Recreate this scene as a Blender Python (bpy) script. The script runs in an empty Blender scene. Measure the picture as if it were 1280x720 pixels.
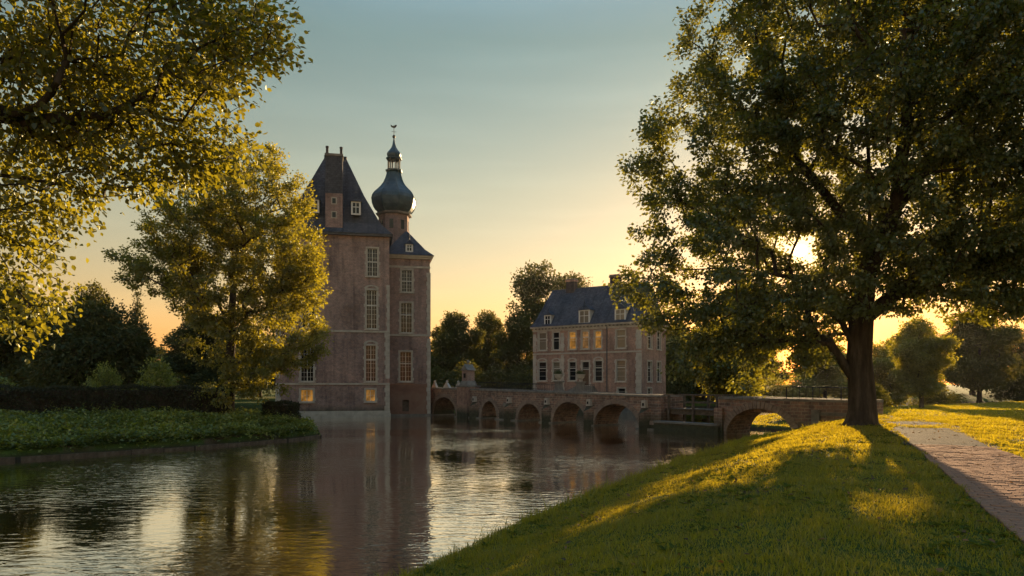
import bpy, math, random
import numpy as np
from mathutils import Vector, Matrix

R = math.radians
random.seed(7)
rng = np.random.default_rng(7)
scene = bpy.context.scene
COL = scene.collection

# ------------------------------------------------------------------ camera
cam_d = bpy.data.cameras.new('camera')
cam_d.lens = 24.0
cam_d.sensor_width = 36.0
cam_d.shift_y = 0.09375
cam_d.clip_end = 5000
cam = bpy.data.objects.new('camera', cam_d)
COL.objects.link(cam)
cam.location = (0, 0, 3.2)
cam.rotation_euler = (R(90), 0, 0)
scene.camera = cam

# ------------------------------------------------------------------ sky and sun
SUN_AZ, SUN_EL = R(22.9), R(10.2)           # azimuth from +Y towards +X
SUN = Vector((math.sin(SUN_AZ) * math.cos(SUN_EL), math.cos(SUN_AZ) * math.cos(SUN_EL), math.sin(SUN_EL)))
world = bpy.data.worlds.new('World')
scene.world = world
world.use_nodes = True
wn, wl = world.node_tree.nodes, world.node_tree.links
wn.clear()
w_out = wn.new('ShaderNodeOutputWorld')
w_bg = wn.new('ShaderNodeBackground')
w_bg.inputs['Strength'].default_value = 0.115
sky = wn.new('ShaderNodeTexSky')
sky.sky_type = 'NISHITA'
sky.sun_disc = False
sky.sun_elevation = SUN_EL
sky.sun_rotation = SUN_AZ
sky.altitude = 0
sky.air_density = 2.0
sky.dust_density = 0.3
sky.ozone_density = 3.0
# golden-hour tint: warm low, teal above, unseen zenith lifted for bluish fill (depends on elevation only)
tc = wn.new('ShaderNodeTexCoord')
sep = wn.new('ShaderNodeSeparateXYZ')
wl.new(tc.outputs['Generated'], sep.inputs[0])
ramp = wn.new('ShaderNodeValToRGB')
ramp.color_ramp.elements[0].position = 0.0
ramp.color_ramp.elements[0].color = (0.95, 0.65, 0.66, 1)
ramp.color_ramp.elements[1].position = 0.45
ramp.color_ramp.elements[1].color = (0.56, 0.53, 0.45, 1)
e = ramp.color_ramp.elements.new(0.85)
e.color = (1.0, 1.12, 1.35, 1)
e = ramp.color_ramp.elements.new(0.27)
e.color = (0.79, 0.61, 0.51, 1)
wl.new(sep.outputs['Z'], ramp.inputs[0])
mul = wn.new('ShaderNodeMix')
mul.data_type = 'RGBA'
mul.blend_type = 'MULTIPLY'
mul.inputs['Factor'].default_value = 1.0
wl.new(sky.outputs[0], mul.inputs['A'])
wl.new(ramp.outputs[0], mul.inputs['B'])
# faint streaks of high cloud
cmap = wn.new('ShaderNodeMapping')
cmap.inputs['Scale'].default_value = (1.6, 1.6, 14.0)
wl.new(tc.outputs['Generated'], cmap.inputs[0])
cno = wn.new('ShaderNodeTexNoise')
cno.inputs['Scale'].default_value = 1.7
cno.inputs['Detail'].default_value = 5
wl.new(cmap.outputs[0], cno.inputs['Vector'])
cmr = wn.new('ShaderNodeMapRange')
cmr.inputs['From Min'].default_value = 0.45
cmr.inputs['From Max'].default_value = 0.75
cmr.inputs['To Min'].default_value = 1.0
cmr.inputs['To Max'].default_value = 1.09
wl.new(cno.outputs[0], cmr.inputs['Value'])
cl_sc = wn.new('ShaderNodeVectorMath')
cl_sc.operation = 'SCALE'
wl.new(mul.outputs['Result'], cl_sc.inputs[0])
wl.new(cmr.outputs[0], cl_sc.inputs['Scale'])
# the sun's own disc as seen through the air
dot = wn.new('ShaderNodeVectorMath')
dot.operation = 'DOT_PRODUCT'
dot.inputs[1].default_value = SUN
wl.new(tc.outputs['Generated'], dot.inputs[0])
disc = wn.new('ShaderNodeMapRange')
disc.interpolation_type = 'SMOOTHSTEP'
disc.inputs['From Min'].default_value = math.cos(R(0.5))
disc.inputs['From Max'].default_value = math.cos(R(0.3))
disc.inputs['To Max'].default_value = 90.0
wl.new(dot.outputs['Value'], disc.inputs['Value'])
glow = wn.new('ShaderNodeMapRange')
glow.interpolation_type = 'SMOOTHERSTEP'
glow.inputs['From Min'].default_value = math.cos(R(3.2))
glow.inputs['From Max'].default_value = 1.0
glow.inputs['To Max'].default_value = 4.0
wl.new(dot.outputs['Value'], glow.inputs['Value'])
gsum = wn.new('ShaderNodeMath')
wl.new(disc.outputs[0], gsum.inputs[0])
wl.new(glow.outputs[0], gsum.inputs[1])
tint = wn.new('ShaderNodeVectorMath')
tint.operation = 'SCALE'
tint.inputs[0].default_value = (1.0, 0.66, 0.28)
wl.new(gsum.outputs[0], tint.inputs['Scale'])
addn = wn.new('ShaderNodeVectorMath')
addn.operation = 'ADD'
wl.new(cl_sc.outputs[0], addn.inputs[0])
wl.new(tint.outputs[0], addn.inputs[1])
wl.new(addn.outputs[0], w_bg.inputs['Color'])
wl.new(w_bg.outputs[0], w_out.inputs[0])

sun_d = bpy.data.lights.new('sun', 'SUN')
sun_d.energy = 5.0
sun_d.angle = R(0.5)
sun_d.color = (1.0, 0.69, 0.36)
sun_o = bpy.data.objects.new('sun', sun_d)
COL.objects.link(sun_o)
sun_o.rotation_euler = SUN.to_track_quat('Z', 'Y').to_euler()
sun_o.location = SUN * 300

scene.view_settings.view_transform = 'Standard'
scene.view_settings.look = 'None'
scene.view_settings.gamma = 1.0
scene.view_settings.use_curve_mapping = False
scene.view_settings.exposure = 1.08
scene.cycles.max_bounces = 6
scene.cycles.diffuse_bounces = 4
scene.cycles.glossy_bounces = 3
scene.cycles.transmission_bounces = 4
scene.cycles.transparent_max_bounces = 6
scene.cycles.caustics_reflective = False
scene.cycles.caustics_refractive = False
scene.cycles.sample_clamp_indirect = 6.0
scene.cycles.use_denoising = True

# ------------------------------------------------------------------ materials
def _new(name):
    m = bpy.data.materials.new(name)
    m.use_nodes = True
    nt = m.node_tree
    nt.nodes.clear()
    out = nt.nodes.new('ShaderNodeOutputMaterial')
    return m, nt.nodes, nt.links, out

def _ramp(n, stops):
    r = n.new('ShaderNodeValToRGB')
    cr = r.color_ramp
    while len(cr.elements) < len(stops):
        cr.elements.new(0.5)
    for el, (p, c) in zip(cr.elements, stops):
        el.position = p
        el.color = (*c, 1)
    return r

def _noise(n, l, vec, scale, detail=4, rough=0.55):
    t = n.new('ShaderNodeTexNoise')
    t.inputs['Scale'].default_value = scale
    t.inputs['Detail'].default_value = detail
    t.inputs['Roughness'].default_value = rough
    if vec is not None:
        l.new(vec, t.inputs['Vector'])
    return t

def _mix(n, l, a, b, fac, mode='MIX'):
    m = n.new('ShaderNodeMix')
    m.data_type = 'RGBA'
    m.blend_type = mode
    for sock, v in (('A', a), ('B', b), ('Factor', fac)):
        s = m.inputs[sock]
        if hasattr(v, 'links') or hasattr(v, 'is_linked'):
            l.new(v, s)
        elif sock == 'Factor':
            s.default_value = v
        else:
            s.default_value = (*v, 1)
    return m.outputs['Result']

def plain(name, stops, scale=1.0, rough=0.8, bump=0.2, bscale=30, uv=False, spec=0.3, metallic=0.0, detail=6, zs=1.0):
    """a mottled surface: noise-ramped colour + fine bump, in object metres"""
    m, n, l, out = _new(name)
    b = n.new('ShaderNodeBsdfPrincipled')
    tcn = n.new('ShaderNodeTexCoord')
    vec = tcn.outputs['UV'] if uv else tcn.outputs['Object']
    if zs != 1.0:
        mp = n.new('ShaderNodeMapping')
        mp.inputs['Scale'].default_value = (1, 1, zs)
        l.new(vec, mp.inputs[0])
        vec = mp.outputs[0]
    t = _noise(n, l, vec, scale, detail, 0.62)
    r = _ramp(n, stops)
    l.new(t.outputs[0], r.inputs[0])
    l.new(r.outputs[0], b.inputs['Base Color'])
    b.inputs['Roughness'].default_value = rough
    b.inputs['Specular IOR Level'].default_value = spec
    b.inputs['Metallic'].default_value = metallic
    if bump:
        t2 = _noise(n, l, vec, bscale, 4, 0.6)
        bp = n.new('ShaderNodeBump')
        bp.inputs['Strength'].default_value = bump
        bp.inputs['Distance'].default_value = 0.05
        l.new(t2.outputs[0], bp.inputs['Height'])
        l.new(bp.outputs[0], b.inputs['Normal'])
    l.new(b.outputs[0], out.inputs[0])
    return m

def masonry(name, c1, c2, mortar, bw, bh, msize=0.012, stain=(0.5, 0.45, 0.42), stain_scale=0.35, irregular=0.0, lumps=0.0):
    m, n, l, out = _new(name)
    b = n.new('ShaderNodeBsdfPrincipled')
    tcn = n.new('ShaderNodeTexCoord')
    uv = tcn.outputs['UV']
    if irregular:
        w = _noise(n, l, uv, 1.3, 3)
        sc = n.new('ShaderNodeVectorMath')
        sc.operation = 'MULTIPLY_ADD'
        sc.inputs[1].default_value = (irregular, irregular, 0)
        l.new(w.outputs['Color'], sc.inputs[0])
        l.new(uv, sc.inputs[2])
        uv2 = sc.outputs[0]
    else:
        uv2 = uv
    br = n.new('ShaderNodeTexBrick')
    br.inputs['Color1'].default_value = (*c1, 1)
    br.inputs['Color2'].default_value = (*c2, 1)
    br.inputs['Mortar'].default_value = (*mortar, 1)
    br.inputs['Scale'].default_value = 1.0
    br.inputs['Brick Width'].default_value = bw
    br.inputs['Row Height'].default_value = bh
    br.inputs['Mortar Size'].default_value = msize
    br.inputs['Mortar Smooth'].default_value = 0.3
    l.new(uv2, br.inputs['Vector'])
    st = _noise(n, l, uv, stain_scale, 8, 0.65)
    sr = _ramp(n, [(0.28, stain), (0.46, (0.85, 0.83, 0.84)), (0.58, (1.05, 1.0, 0.97)), (0.74, (1.4, 1.28, 1.2))])
    l.new(st.outputs[0], sr.inputs[0])
    c = _mix(n, l, br.outputs['Color'], sr.outputs[0], 1.0, 'MULTIPLY')
    smap = n.new('ShaderNodeMapping')
    smap.inputs['Scale'].default_value = (2.2, 0.16, 1.0)
    l.new(uv, smap.inputs[0])
    sk = _noise(n, l, smap.outputs[0], 1.0, 5, 0.6)
    skr = _ramp(n, [(0.32, (0.62, 0.62, 0.64)), (0.5, (1, 1, 1)), (0.72, (1.12, 1.1, 1.08))])
    l.new(sk.outputs[0], skr.inputs[0])
    c = _mix(n, l, c, skr.outputs[0], 1.0, 'MULTIPLY')
    su = n.new('ShaderNodeSeparateXYZ')
    l.new(uv, su.inputs[0])
    tn = n.new('ShaderNodeMath')
    tn.operation = 'MULTIPLY_ADD'
    tn.inputs[1].default_value = -1.6
    l.new(st.outputs[0], tn.inputs[0])
    l.new(su.outputs['Y'], tn.inputs[2])
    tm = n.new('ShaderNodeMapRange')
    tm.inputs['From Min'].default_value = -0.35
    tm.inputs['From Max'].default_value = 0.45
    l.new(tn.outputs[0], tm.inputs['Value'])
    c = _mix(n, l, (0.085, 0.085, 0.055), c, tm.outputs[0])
    fine = _noise(n, l, uv, 3.4, 8, 0.75)
    fr = _ramp(n, [(0.32, (0.55, 0.55, 0.58)), (0.5, (0.98, 0.97, 0.96)), (0.68, (1.42, 1.34, 1.26))])
    l.new(fine.outputs[0], fr.inputs[0])
    c = _mix(n, l, c, fr.outputs[0], 0.8, 'MULTIPLY')
    l.new(c, b.inputs['Base Color'])
    b.inputs['Roughness'].default_value = 0.88
    b.inputs['Specular IOR Level'].default_value = 0.25
    bp = n.new('ShaderNodeBump')
    bp.inputs['Strength'].default_value = 0.7
    bp.inputs['Distance'].default_value = 0.02 + lumps
    hm = n.new('ShaderNodeMath')
    hm.operation = 'MULTIPLY_ADD'
    hm.inputs[1].default_value = -0.6
    l.new(br.outputs['Fac'], hm.inputs[0])
    l.new(fine.outputs[0], hm.inputs[2])
    l.new(hm.outputs[0], bp.inputs['Height'])
    l.new(bp.outputs[0], b.inputs['Normal'])
    l.new(b.outputs[0], out.inputs[0])
    return m

def leaf_mat(name, refl, trans, tfac=0.5, gloss=0.06, vary=0.35):
    """two-sided leaf: diffuse + light passing through, colour varied leaf by leaf"""
    m, n, l, out = _new(name)
    at = n.new('ShaderNodeAttribute')
    at.attribute_name = 'rnd'
    v = [1 - vary, 1 + vary]
    r = _ramp(n, [(0.0, tuple(c * v[0] * s for c, s in zip(refl, (0.9, 1.0, 1.0)))), (0.55, refl),
                  (1.0, tuple(min(1, c * v[1] * s) for c, s in zip(refl, (1.35, 1.05, 0.8))))])
    l.new(at.outputs['Fac'], r.inputs[0])
    rt = _ramp(n, [(0.0, tuple(c * v[0] for c in trans)), (1.0, tuple(min(1, c * v[1]) for c in trans))])
    l.new(at.outputs['Fac'], rt.inputs[0])
    d = n.new('ShaderNodeBsdfDiffuse')
    l.new(r.outputs[0], d.inputs[0])
    t = n.new('ShaderNodeBsdfTranslucent')
    l.new(rt.outputs[0], t.inputs[0])
    mx = n.new('ShaderNodeMixShader')
    mx.inputs[0].default_value = tfac
    l.new(d.outputs[0], mx.inputs[1])
    l.new(t.outputs[0], mx.inputs[2])
    g = n.new('ShaderNodeBsdfGlossy')
    g.inputs['Roughness'].default_value = 0.42
    g.inputs[0].default_value = (0.9, 0.95, 0.85, 1)
    m2 = n.new('ShaderNodeMixShader')
    m2.inputs[0].default_value = gloss
    l.new(mx.outputs[0], m2.inputs[1])
    l.new(g.outputs[0], m2.inputs[2])
    l.new(m2.outputs[0], out.inputs[0])
    return m

def glass_mat(name, base=(0.012, 0.014, 0.016), glow=None):
    m, n, l, out = _new(name)
    b = n.new('ShaderNodeBsdfPrincipled')
    b.inputs['Base Color'].default_value = (*base, 1)
    b.inputs['Roughness'].default_value = 0.06
    b.inputs['IOR'].default_value = 1.45
    tcn = n.new('ShaderNodeTexCoord')
    t = _noise(n, l, tcn.outputs['Object'], 2.2, 2)
    bp = n.new('ShaderNodeBump')
    bp.inputs['Strength'].default_value = 0.25
    bp.inputs['Distance'].default_value = 0.02
    l.new(t.outputs[0], bp.inputs['Height'])
    l.new(bp.outputs[0], b.inputs['Normal'])
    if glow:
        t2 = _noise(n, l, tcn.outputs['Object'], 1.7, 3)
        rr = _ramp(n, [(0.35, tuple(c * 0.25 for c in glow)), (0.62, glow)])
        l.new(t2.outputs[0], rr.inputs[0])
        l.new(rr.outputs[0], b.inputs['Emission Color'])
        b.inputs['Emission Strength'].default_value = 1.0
    l.new(b.outputs[0], out.inputs[0])
    return m

M = {}
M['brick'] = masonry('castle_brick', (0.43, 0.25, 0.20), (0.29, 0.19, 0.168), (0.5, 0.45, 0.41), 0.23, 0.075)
M['brick_dark'] = masonry('dark_weathered_brick', (0.085, 0.078, 0.08), (0.065, 0.06, 0.064), (0.1, 0.095, 0.095), 0.23, 0.075)
M['brick_house'] = masonry('house_brick', (0.47, 0.27, 0.20), (0.39, 0.215, 0.165), (0.5, 0.43, 0.36), 0.23, 0.075)
M['plaster'] = plain('old_pink_plaster', [(0.25, (0.20, 0.105, 0.075)), (0.5, (0.29, 0.165, 0.115)), (0.75, (0.34, 0.23, 0.17))], 0.9, 0.9, 0.3, 12, True)
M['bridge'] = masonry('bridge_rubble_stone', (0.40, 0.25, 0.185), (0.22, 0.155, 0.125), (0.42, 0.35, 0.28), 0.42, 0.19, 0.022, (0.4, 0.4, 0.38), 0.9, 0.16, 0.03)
M['stone'] = plain('pale_sandstone', [(0.25, (0.36, 0.31, 0.25)), (0.5, (0.54, 0.48, 0.40)), (0.75, (0.66, 0.60, 0.52))], 1.6, 0.85, 0.3, 18, True)
M['stone_grey'] = plain('weathered_grey_stone', [(0.25, (0.13, 0.12, 0.105)), (0.5, (0.24, 0.215, 0.185)), (0.75, (0.36, 0.33, 0.28))], 1.6, 0.9, 0.4, 14, True)
M['voussoir'] = plain('arch_stone', [(0.25, (0.20, 0.14, 0.11)), (0.5, (0.30, 0.22, 0.17)), (0.75, (0.40, 0.31, 0.25))], 2.3, 0.9, 0.5, 14, False)
M['white'] = plain('white_window_paint', [(0.3, (0.68, 0.66, 0.6)), (0.7, (0.82, 0.8, 0.75))], 3, 0.55, 0.0)
M['slate'] = masonry('blue_grey_slate', (0.10, 0.12, 0.152), (0.068, 0.084, 0.108), (0.045, 0.055, 0.070), 0.28, 0.2, 0.012, (0.65, 0.7, 0.75), 0.5)
M['copper'] = plain('weathered_copper_sheet', [(0.25, (0.032, 0.06, 0.075)), (0.5, (0.052, 0.10, 0.125)), (0.8, (0.12, 0.175, 0.205))], 1.4, 0.5, 0.15, 8, False, 0.4, 0.15)
M['lead'] = plain('dull_lead', [(0.3, (0.05, 0.055, 0.062)), (0.7, (0.10, 0.11, 0.12))], 3, 0.6, 0.1)
M['iron'] = plain('black_iron', [(0.3, (0.016, 0.015, 0.014)), (0.7, (0.04, 0.033, 0.028))], 5, 0.55, 0.1, 30, False, 0.4, 0.5)
M['wood'] = plain('weathered_timber', [(0.25, (0.07, 0.05, 0.036)), (0.5, (0.13, 0.098, 0.07)), (0.75, (0.2, 0.16, 0.12))], 5, 0.8, 0.4, 40)
M['door'] = plain('brown_door_paint', [(0.3, (0.10, 0.055, 0.03)), (0.7, (0.17, 0.1, 0.06))], 4, 0.5, 0.1)
M['bark'] = plain('rough_bark', [(0.25, (0.028, 0.021, 0.016)), (0.5, (0.062, 0.047, 0.036)), (0.75, (0.13, 0.102, 0.078))], 5, 0.95, 1.0, 9, zs=.18)
M['glass'] = glass_mat('dark_window_glass')
M['glass_sunset'] = glass_mat('window_with_sunset_emission', (0.02, 0.015, 0.01), (0.2, 0.09, 0.016))  # emission stands in for sunset glow in the glass, no lamp behind
M['glass_sunset_soft'] = glass_mat('window_with_soft_sunset_emission', (0.03, 0.022, 0.015), (0.12, 0.06, 0.02))  # weaker emission painted in for the same sunset glow
M['glass_pale'] = glass_mat('window_with_pale_blind', (0.22, 0.19, 0.14))
M['oak_leaf'] = leaf_mat('oak_leaf', (0.07, 0.115, 0.042), (0.30, 0.27, 0.016), 0.45, 0.08)
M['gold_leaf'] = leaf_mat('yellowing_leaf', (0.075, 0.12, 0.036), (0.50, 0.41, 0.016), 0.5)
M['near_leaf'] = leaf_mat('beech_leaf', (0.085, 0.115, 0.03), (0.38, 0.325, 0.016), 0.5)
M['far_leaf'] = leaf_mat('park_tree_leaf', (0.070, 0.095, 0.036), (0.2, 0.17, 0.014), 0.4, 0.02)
M['dark_leaf'] = leaf_mat('dark_evergreen_leaf', (0.075, 0.1, 0.04), (0.1, 0.09, 0.012), 0.3, 0.02)
M['cover_leaf'] = leaf_mat('bank_plant_leaf', (0.19, 0.25, 0.075), (0.36, 0.34, 0.02), 0.38, 0.04, 0.5)
M['hedge_leaf'] = leaf_mat('hedge_leaf', (0.045, 0.055, 0.034), (0.06, 0.06, 0.012), 0.3, 0.03)
M['grass'] = leaf_mat('grass_blade', (0.16, 0.20, 0.036), (0.66, 0.50, 0.018), 0.5, 0.04, 0.45)
M['weed_leaf'] = leaf_mat('turf_weed_leaf', (0.09, 0.14, 0.035), (0.3, 0.28, 0.02), 0.4, 0.0)
M['paver'] = plain('worn_brick_paver', [(0.25, (0.28, 0.14, 0.085)), (0.5, (0.42, 0.235, 0.15)), (0.75, (0.5, 0.31, 0.21))], 3.1, 0.95, 0.4, 40, spec=0.05)
M['sand'] = plain('joint_sand', [(0.3, (0.06, 0.045, 0.03)), (0.7, (0.12, 0.095, 0.065))], 9, 0.95, 0.3, 60)
M['asphalt'] = plain('old_asphalt', [(0.3, (0.05, 0.046, 0.046)), (0.7, (0.095, 0.085, 0.08))], 3, 0.95, 0.5, 60, spec=0.08)

def ground_mat():
    m, n, l, out = _new('lawn_soil_and_turf')
    b = n.new('ShaderNodeBsdfPrincipled')
    tcn = n.new('ShaderNodeTexCoord')
    o = tcn.outputs['Object']
    a = _noise(n, l, o, 0.5, 8, 0.6)
    r = _ramp(n, [(0.34, (0.14, 0.095, 0.05)), (0.43, (0.085, 0.12, 0.022)), (0.6, (0.11, 0.14, 0.026)), (0.78, (0.14, 0.135, 0.045))])
    l.new(a.outputs[0], r.inputs[0])
    f = _noise(n, l, o, 14, 6, 0.7)
    fr = _ramp(n, [(0.3, (0.45, 0.45, 0.45)), (0.7, (1.3, 1.3, 1.2))])
    l.new(f.outputs[0], fr.inputs[0])
    c = _mix(n, l, r.outputs[0], fr.outputs[0], 1.0, 'MULTIPLY')
    # the muddy bed below the waterline
    sp = n.new('ShaderNodeSeparateXYZ')
    l.new(o, sp.inputs[0])
    mr = n.new('ShaderNodeMapRange')
    mr.inputs['From Min'].default_value = 0.1
    mr.inputs['From Max'].default_value = 0.3
    l.new(sp.outputs['Z'], mr.inputs['Value'])
    c = _mix(n, l, (0.055, 0.042, 0.028), c, mr.outputs[0])
    l.new(c, b.inputs['Base Color'])
    b.inputs['Roughness'].default_value = 0.95
    b.inputs['Specular IOR Level'].default_value = 0.1
    bp = n.new('ShaderNodeBump')
    bp.inputs['Strength'].default_value = 0.8
    bp.inputs['Distance'].default_value = 0.06
    l.new(f.outputs[0], bp.inputs['Height'])
    l.new(bp.outputs[0], b.inputs['Normal'])
    l.new(b.outputs[0], out.inputs[0])
    return m
M['ground'] = ground_mat()

def water_mat():
    m, n, l, out = _new('moat_water')
    b = n.new('ShaderNodeBsdfDiffuse')
    b.inputs['Color'].default_value = (0.045, 0.034, 0.024, 1)
    gl = n.new('ShaderNodeBsdfGlossy')
    gl.inputs['Color'].default_value = (1.0, 0.97, 0.93, 1)
    gl.inputs['Roughness'].default_value = 0.02
    fr = n.new('ShaderNodeFresnel')
    fr.inputs['IOR'].default_value = 1.45
    fm = n.new('ShaderNodeMath')
    fm.operation = 'MULTIPLY'
    fm.use_clamp = True
    fm.inputs[1].default_value = 2.8
    mixs = n.new('ShaderNodeMixShader')
    l.new(fr.outputs[0], fm.inputs[0])
    l.new(fm.outputs[0], mixs.inputs[0])
    l.new(b.outputs[0], mixs.inputs[1])
    l.new(gl.outputs[0], mixs.inputs[2])
    tcn = n.new('ShaderNodeTexCoord')
    mp = n.new('ShaderNodeMapping')
    mp.inputs['Rotation'].default_value = (0, 0, R(24))
    mp.inputs['Scale'].default_value = (0.55, 1.25, 1.0)
    l.new(tcn.outputs['Object'], mp.inputs[0])
    t1 = _noise(n, l, mp.outputs[0], 3.6, 3, 0.5)
    t1.inputs['Distortion'].default_value = 0.4
    t2 = _noise(n, l, mp.outputs[0], 0.8, 2, 0.5)
    # gusts: calmer and livelier patches
    g = _noise(n, l, tcn.outputs['Object'], 0.10, 2, 0.5)
    gm = n.new('ShaderNodeMapRange')
    gm.inputs['From Min'].default_value = 0.40
    gm.inputs['From Max'].default_value = 0.65
    gm.inputs['To Min'].default_value = 0.2
    gm.inputs['To Max'].default_value = 1.7
    l.new(g.outputs[0], gm.inputs['Value'])
    s = n.new('ShaderNodeMath')
    s.operation = 'MULTIPLY_ADD'
    s.inputs[1].default_value = 0.5
    l.new(t2.outputs[0], s.inputs[0])
    l.new(t1.outputs[0], s.inputs[2])
    hm = n.new('ShaderNodeMath')
    hm.operation = 'MULTIPLY'
    l.new(s.outputs[0], hm.inputs[0])
    l.new(gm.outputs[0], hm.inputs[1])
    bp = n.new('ShaderNodeBump')
    bp.inputs['Strength'].default_value = 0.44
    bp.inputs['Distance'].default_value = 0.05
    l.new(hm.outputs[0], bp.inputs['Height'])
    for q in (b, gl, fr):
        l.new(bp.outputs[0], q.inputs['Normal'])
    l.new(mixs.outputs[0], out.inputs[0])
    return m
M['water'] = water_mat()

# ------------------------------------------------------------------ object helpers
def tag(o, label=None, cat=None, group=None, kind=None):
    if label: o['label'] = label
    if cat: o['category'] = cat
    if group: o['group'] = group
    if kind: o['kind'] = kind
    return o

def empty(name, loc, rz=0.0, label=None, cat=None, group=None):
    o = bpy.data.objects.new(name, None)
    o.empty_display_size = 0.3
    COL.objects.link(o)
    o.location = loc
    o.rotation_euler = (0, 0, rz)
    return tag(o, label, cat, group)

def link(name, mesh, parent=None, loc=None):
    o = bpy.data.objects.new(name, mesh)
    COL.objects.link(o)
    if parent: o.parent = parent
    if loc is not None: o.location = loc
    return o

def copy_tree(o, parent=None):
    c = o.copy()
    COL.objects.link(c)
    c.parent = parent
    for ch in o.children:
        copy_tree(ch, c)
    return c

def np_mesh(name, V, F, mat, smooth=False, rnd=None):
    """mesh from a vertex array and an (n, k) face index array"""
    me = bpy.data.meshes.new(name)
    V = np.asarray(V, np.float32)
    F = np.asarray(F, np.int32)
    k = F.shape[1]
    me.vertices.add(len(V))
    me.vertices.foreach_set('co', V.ravel())
    me.loops.add(F.size)
    me.loops.foreach_set('vertex_index', F.ravel())
    me.polygons.add(len(F))
    me.polygons.foreach_set('loop_start', np.arange(0, F.size, k, dtype=np.int32))
    if smooth:
        me.polygons.foreach_set('use_smooth', np.ones(len(F), bool))
    me.update(calc_edges=True)
    if rnd is not None:
        a = me.attributes.new('rnd', 'FLOAT', 'POINT')
        a.data.foreach_set('value', np.asarray(rnd, np.float32))
    me.materials.append(mat)
    return me

class MB:
    """collects faces; build() links them as ONE mesh with UVs in metres"""
    def __init__(s):
        s.v, s.f, s.sm = [], [], []
    def face(s, pts, smooth=False):
        i = len(s.v)
        s.v.extend(tuple(p) for p in pts)
        s.f.append(tuple(range(i, i + len(pts))))
        s.sm.append(smooth)
    def box(s, x0, x1, y0, y1, z0, z1, skip=''):
        P = lambda x, y, z: (x, y, z)
        if 'f' not in skip: s.face([P(x0, y0, z0), P(x1, y0, z0), P(x1, y0, z1), P(x0, y0, z1)])
        if 'b' not in skip: s.face([P(x1, y1, z0), P(x0, y1, z0), P(x0, y1, z1), P(x1, y1, z1)])
        if 'l' not in skip: s.face([P(x0, y1, z0), P(x0, y0, z0), P(x0, y0, z1), P(x0, y1, z1)])
        if 'r' not in skip: s.face([P(x1, y0, z0), P(x1, y1, z0), P(x1, y1, z1), P(x1, y0, z1)])
        if 't' not in skip: s.face([P(x0, y0, z1), P(x1, y0, z1), P(x1, y1, z1), P(x0, y1, z1)])
        if 'd' not in skip: s.face([P(x0, y1, z0), P(x1, y1, z0), P(x1, y0, z0), P(x0, y0, z0)])
        return s
    def frustum(s, cx, cy, z0, z1, hx0, hy0, hx1, hy1):
        a = [(cx - hx0, cy - hy0, z0), (cx + hx0, cy - hy0, z0), (cx + hx0, cy + hy0, z0), (cx - hx0, cy + hy0, z0)]
        b = [(cx - hx1, cy - hy1, z1), (cx + hx1, cy - hy1, z1), (cx + hx1, cy + hy1, z1), (cx - hx1, cy + hy1, z1)]
        for i in range(4):
            j = (i + 1) % 4
            s.face([a[i], a[j], b[j], b[i]])
        s.face(b)
        s.face(a[::-1])
        return s
    def lathe(s, cx, cy, prof, n=12, smooth=True, phase=0.0):
        """prof: (radius, z) upwards"""
        rings = []
        for r, z in prof:
            rings.append([(cx + r * math.cos(phase + 2 * math.pi * i / n), cy + r * math.sin(phase + 2 * math.pi * i / n), z) for i in range(n)])
        for a, b in zip(rings, rings[1:]):
            for i in range(n):
                j = (i + 1) % n
                s.face([a[i], a[j], b[j], b[i]], smooth)
        s.face(rings[-1])
        s.face(rings[0][::-1])
        return s
    def tube(s, pts, r, n=6):
        pts = [Vector(p) for p in pts]
        rings = []
        for i, p in enumerate(pts):
            d = (pts[min(i + 1, len(pts) - 1)] - pts[max(i - 1, 0)]).normalized()
            u = d.cross(Vector((0, 0, 1)))
            if u.length < 0.05: u = d.cross(Vector((1, 0, 0)))
            u.normalize()
            w = d.cross(u)
            rr = r[i] if isinstance(r, (list, tuple)) else r
            rings.append([p + u * rr * math.cos(2 * math.pi * k / n) + w * rr * math.sin(2 * math.pi * k / n) for k in range(n)])
        for a, b in zip(rings, rings[1:]):
            for k in range(n):
                j = (k + 1) % n
                s.face([a[k], b[k], b[j], a[j]], True)
        s.face(rings[0])
        s.face(rings[-1][::-1])
        return s
    def mesh(s, name, mat):
        me = bpy.data.meshes.new(name)
        me.from_pydata(s.v, [], s.f)
        me.polygons.foreach_set('use_smooth', s.sm)
        uvl = me.uv_layers.new(name='UVMap')
        uv = np.zeros((len(me.loops), 2), np.float32)
        k = 0
        for f in s.f:
            pts = [Vector(s.v[i]) for i in f]
            nrm = Vector((0, 0, 0))
            for i in range(len(pts)):
                a, b = pts[i], pts[(i + 1) % len(pts)]
                nrm += a.cross(b)
            if nrm.length < 1e-9: nrm = Vector((0, 0, 1))
            nrm.normalize()
            if abs(nrm.z) > 0.98:
                U, W = Vector((1, 0, 0)), Vector((0, 1, 0))
            else:
                U = Vector((-nrm.y, nrm.x, 0)).normalized()
                W = nrm.cross(U)
            for p in pts:
                uv[k] = (p.dot(U), p.dot(W))
                k += 1
        uvl.data.foreach_set('uv', uv.ravel())
        me.materials.append(mat)
        return me
    def build(s, name, mat, parent=None, loc=None):
        return link(name, s.mesh(name, mat), parent, loc)

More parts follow.
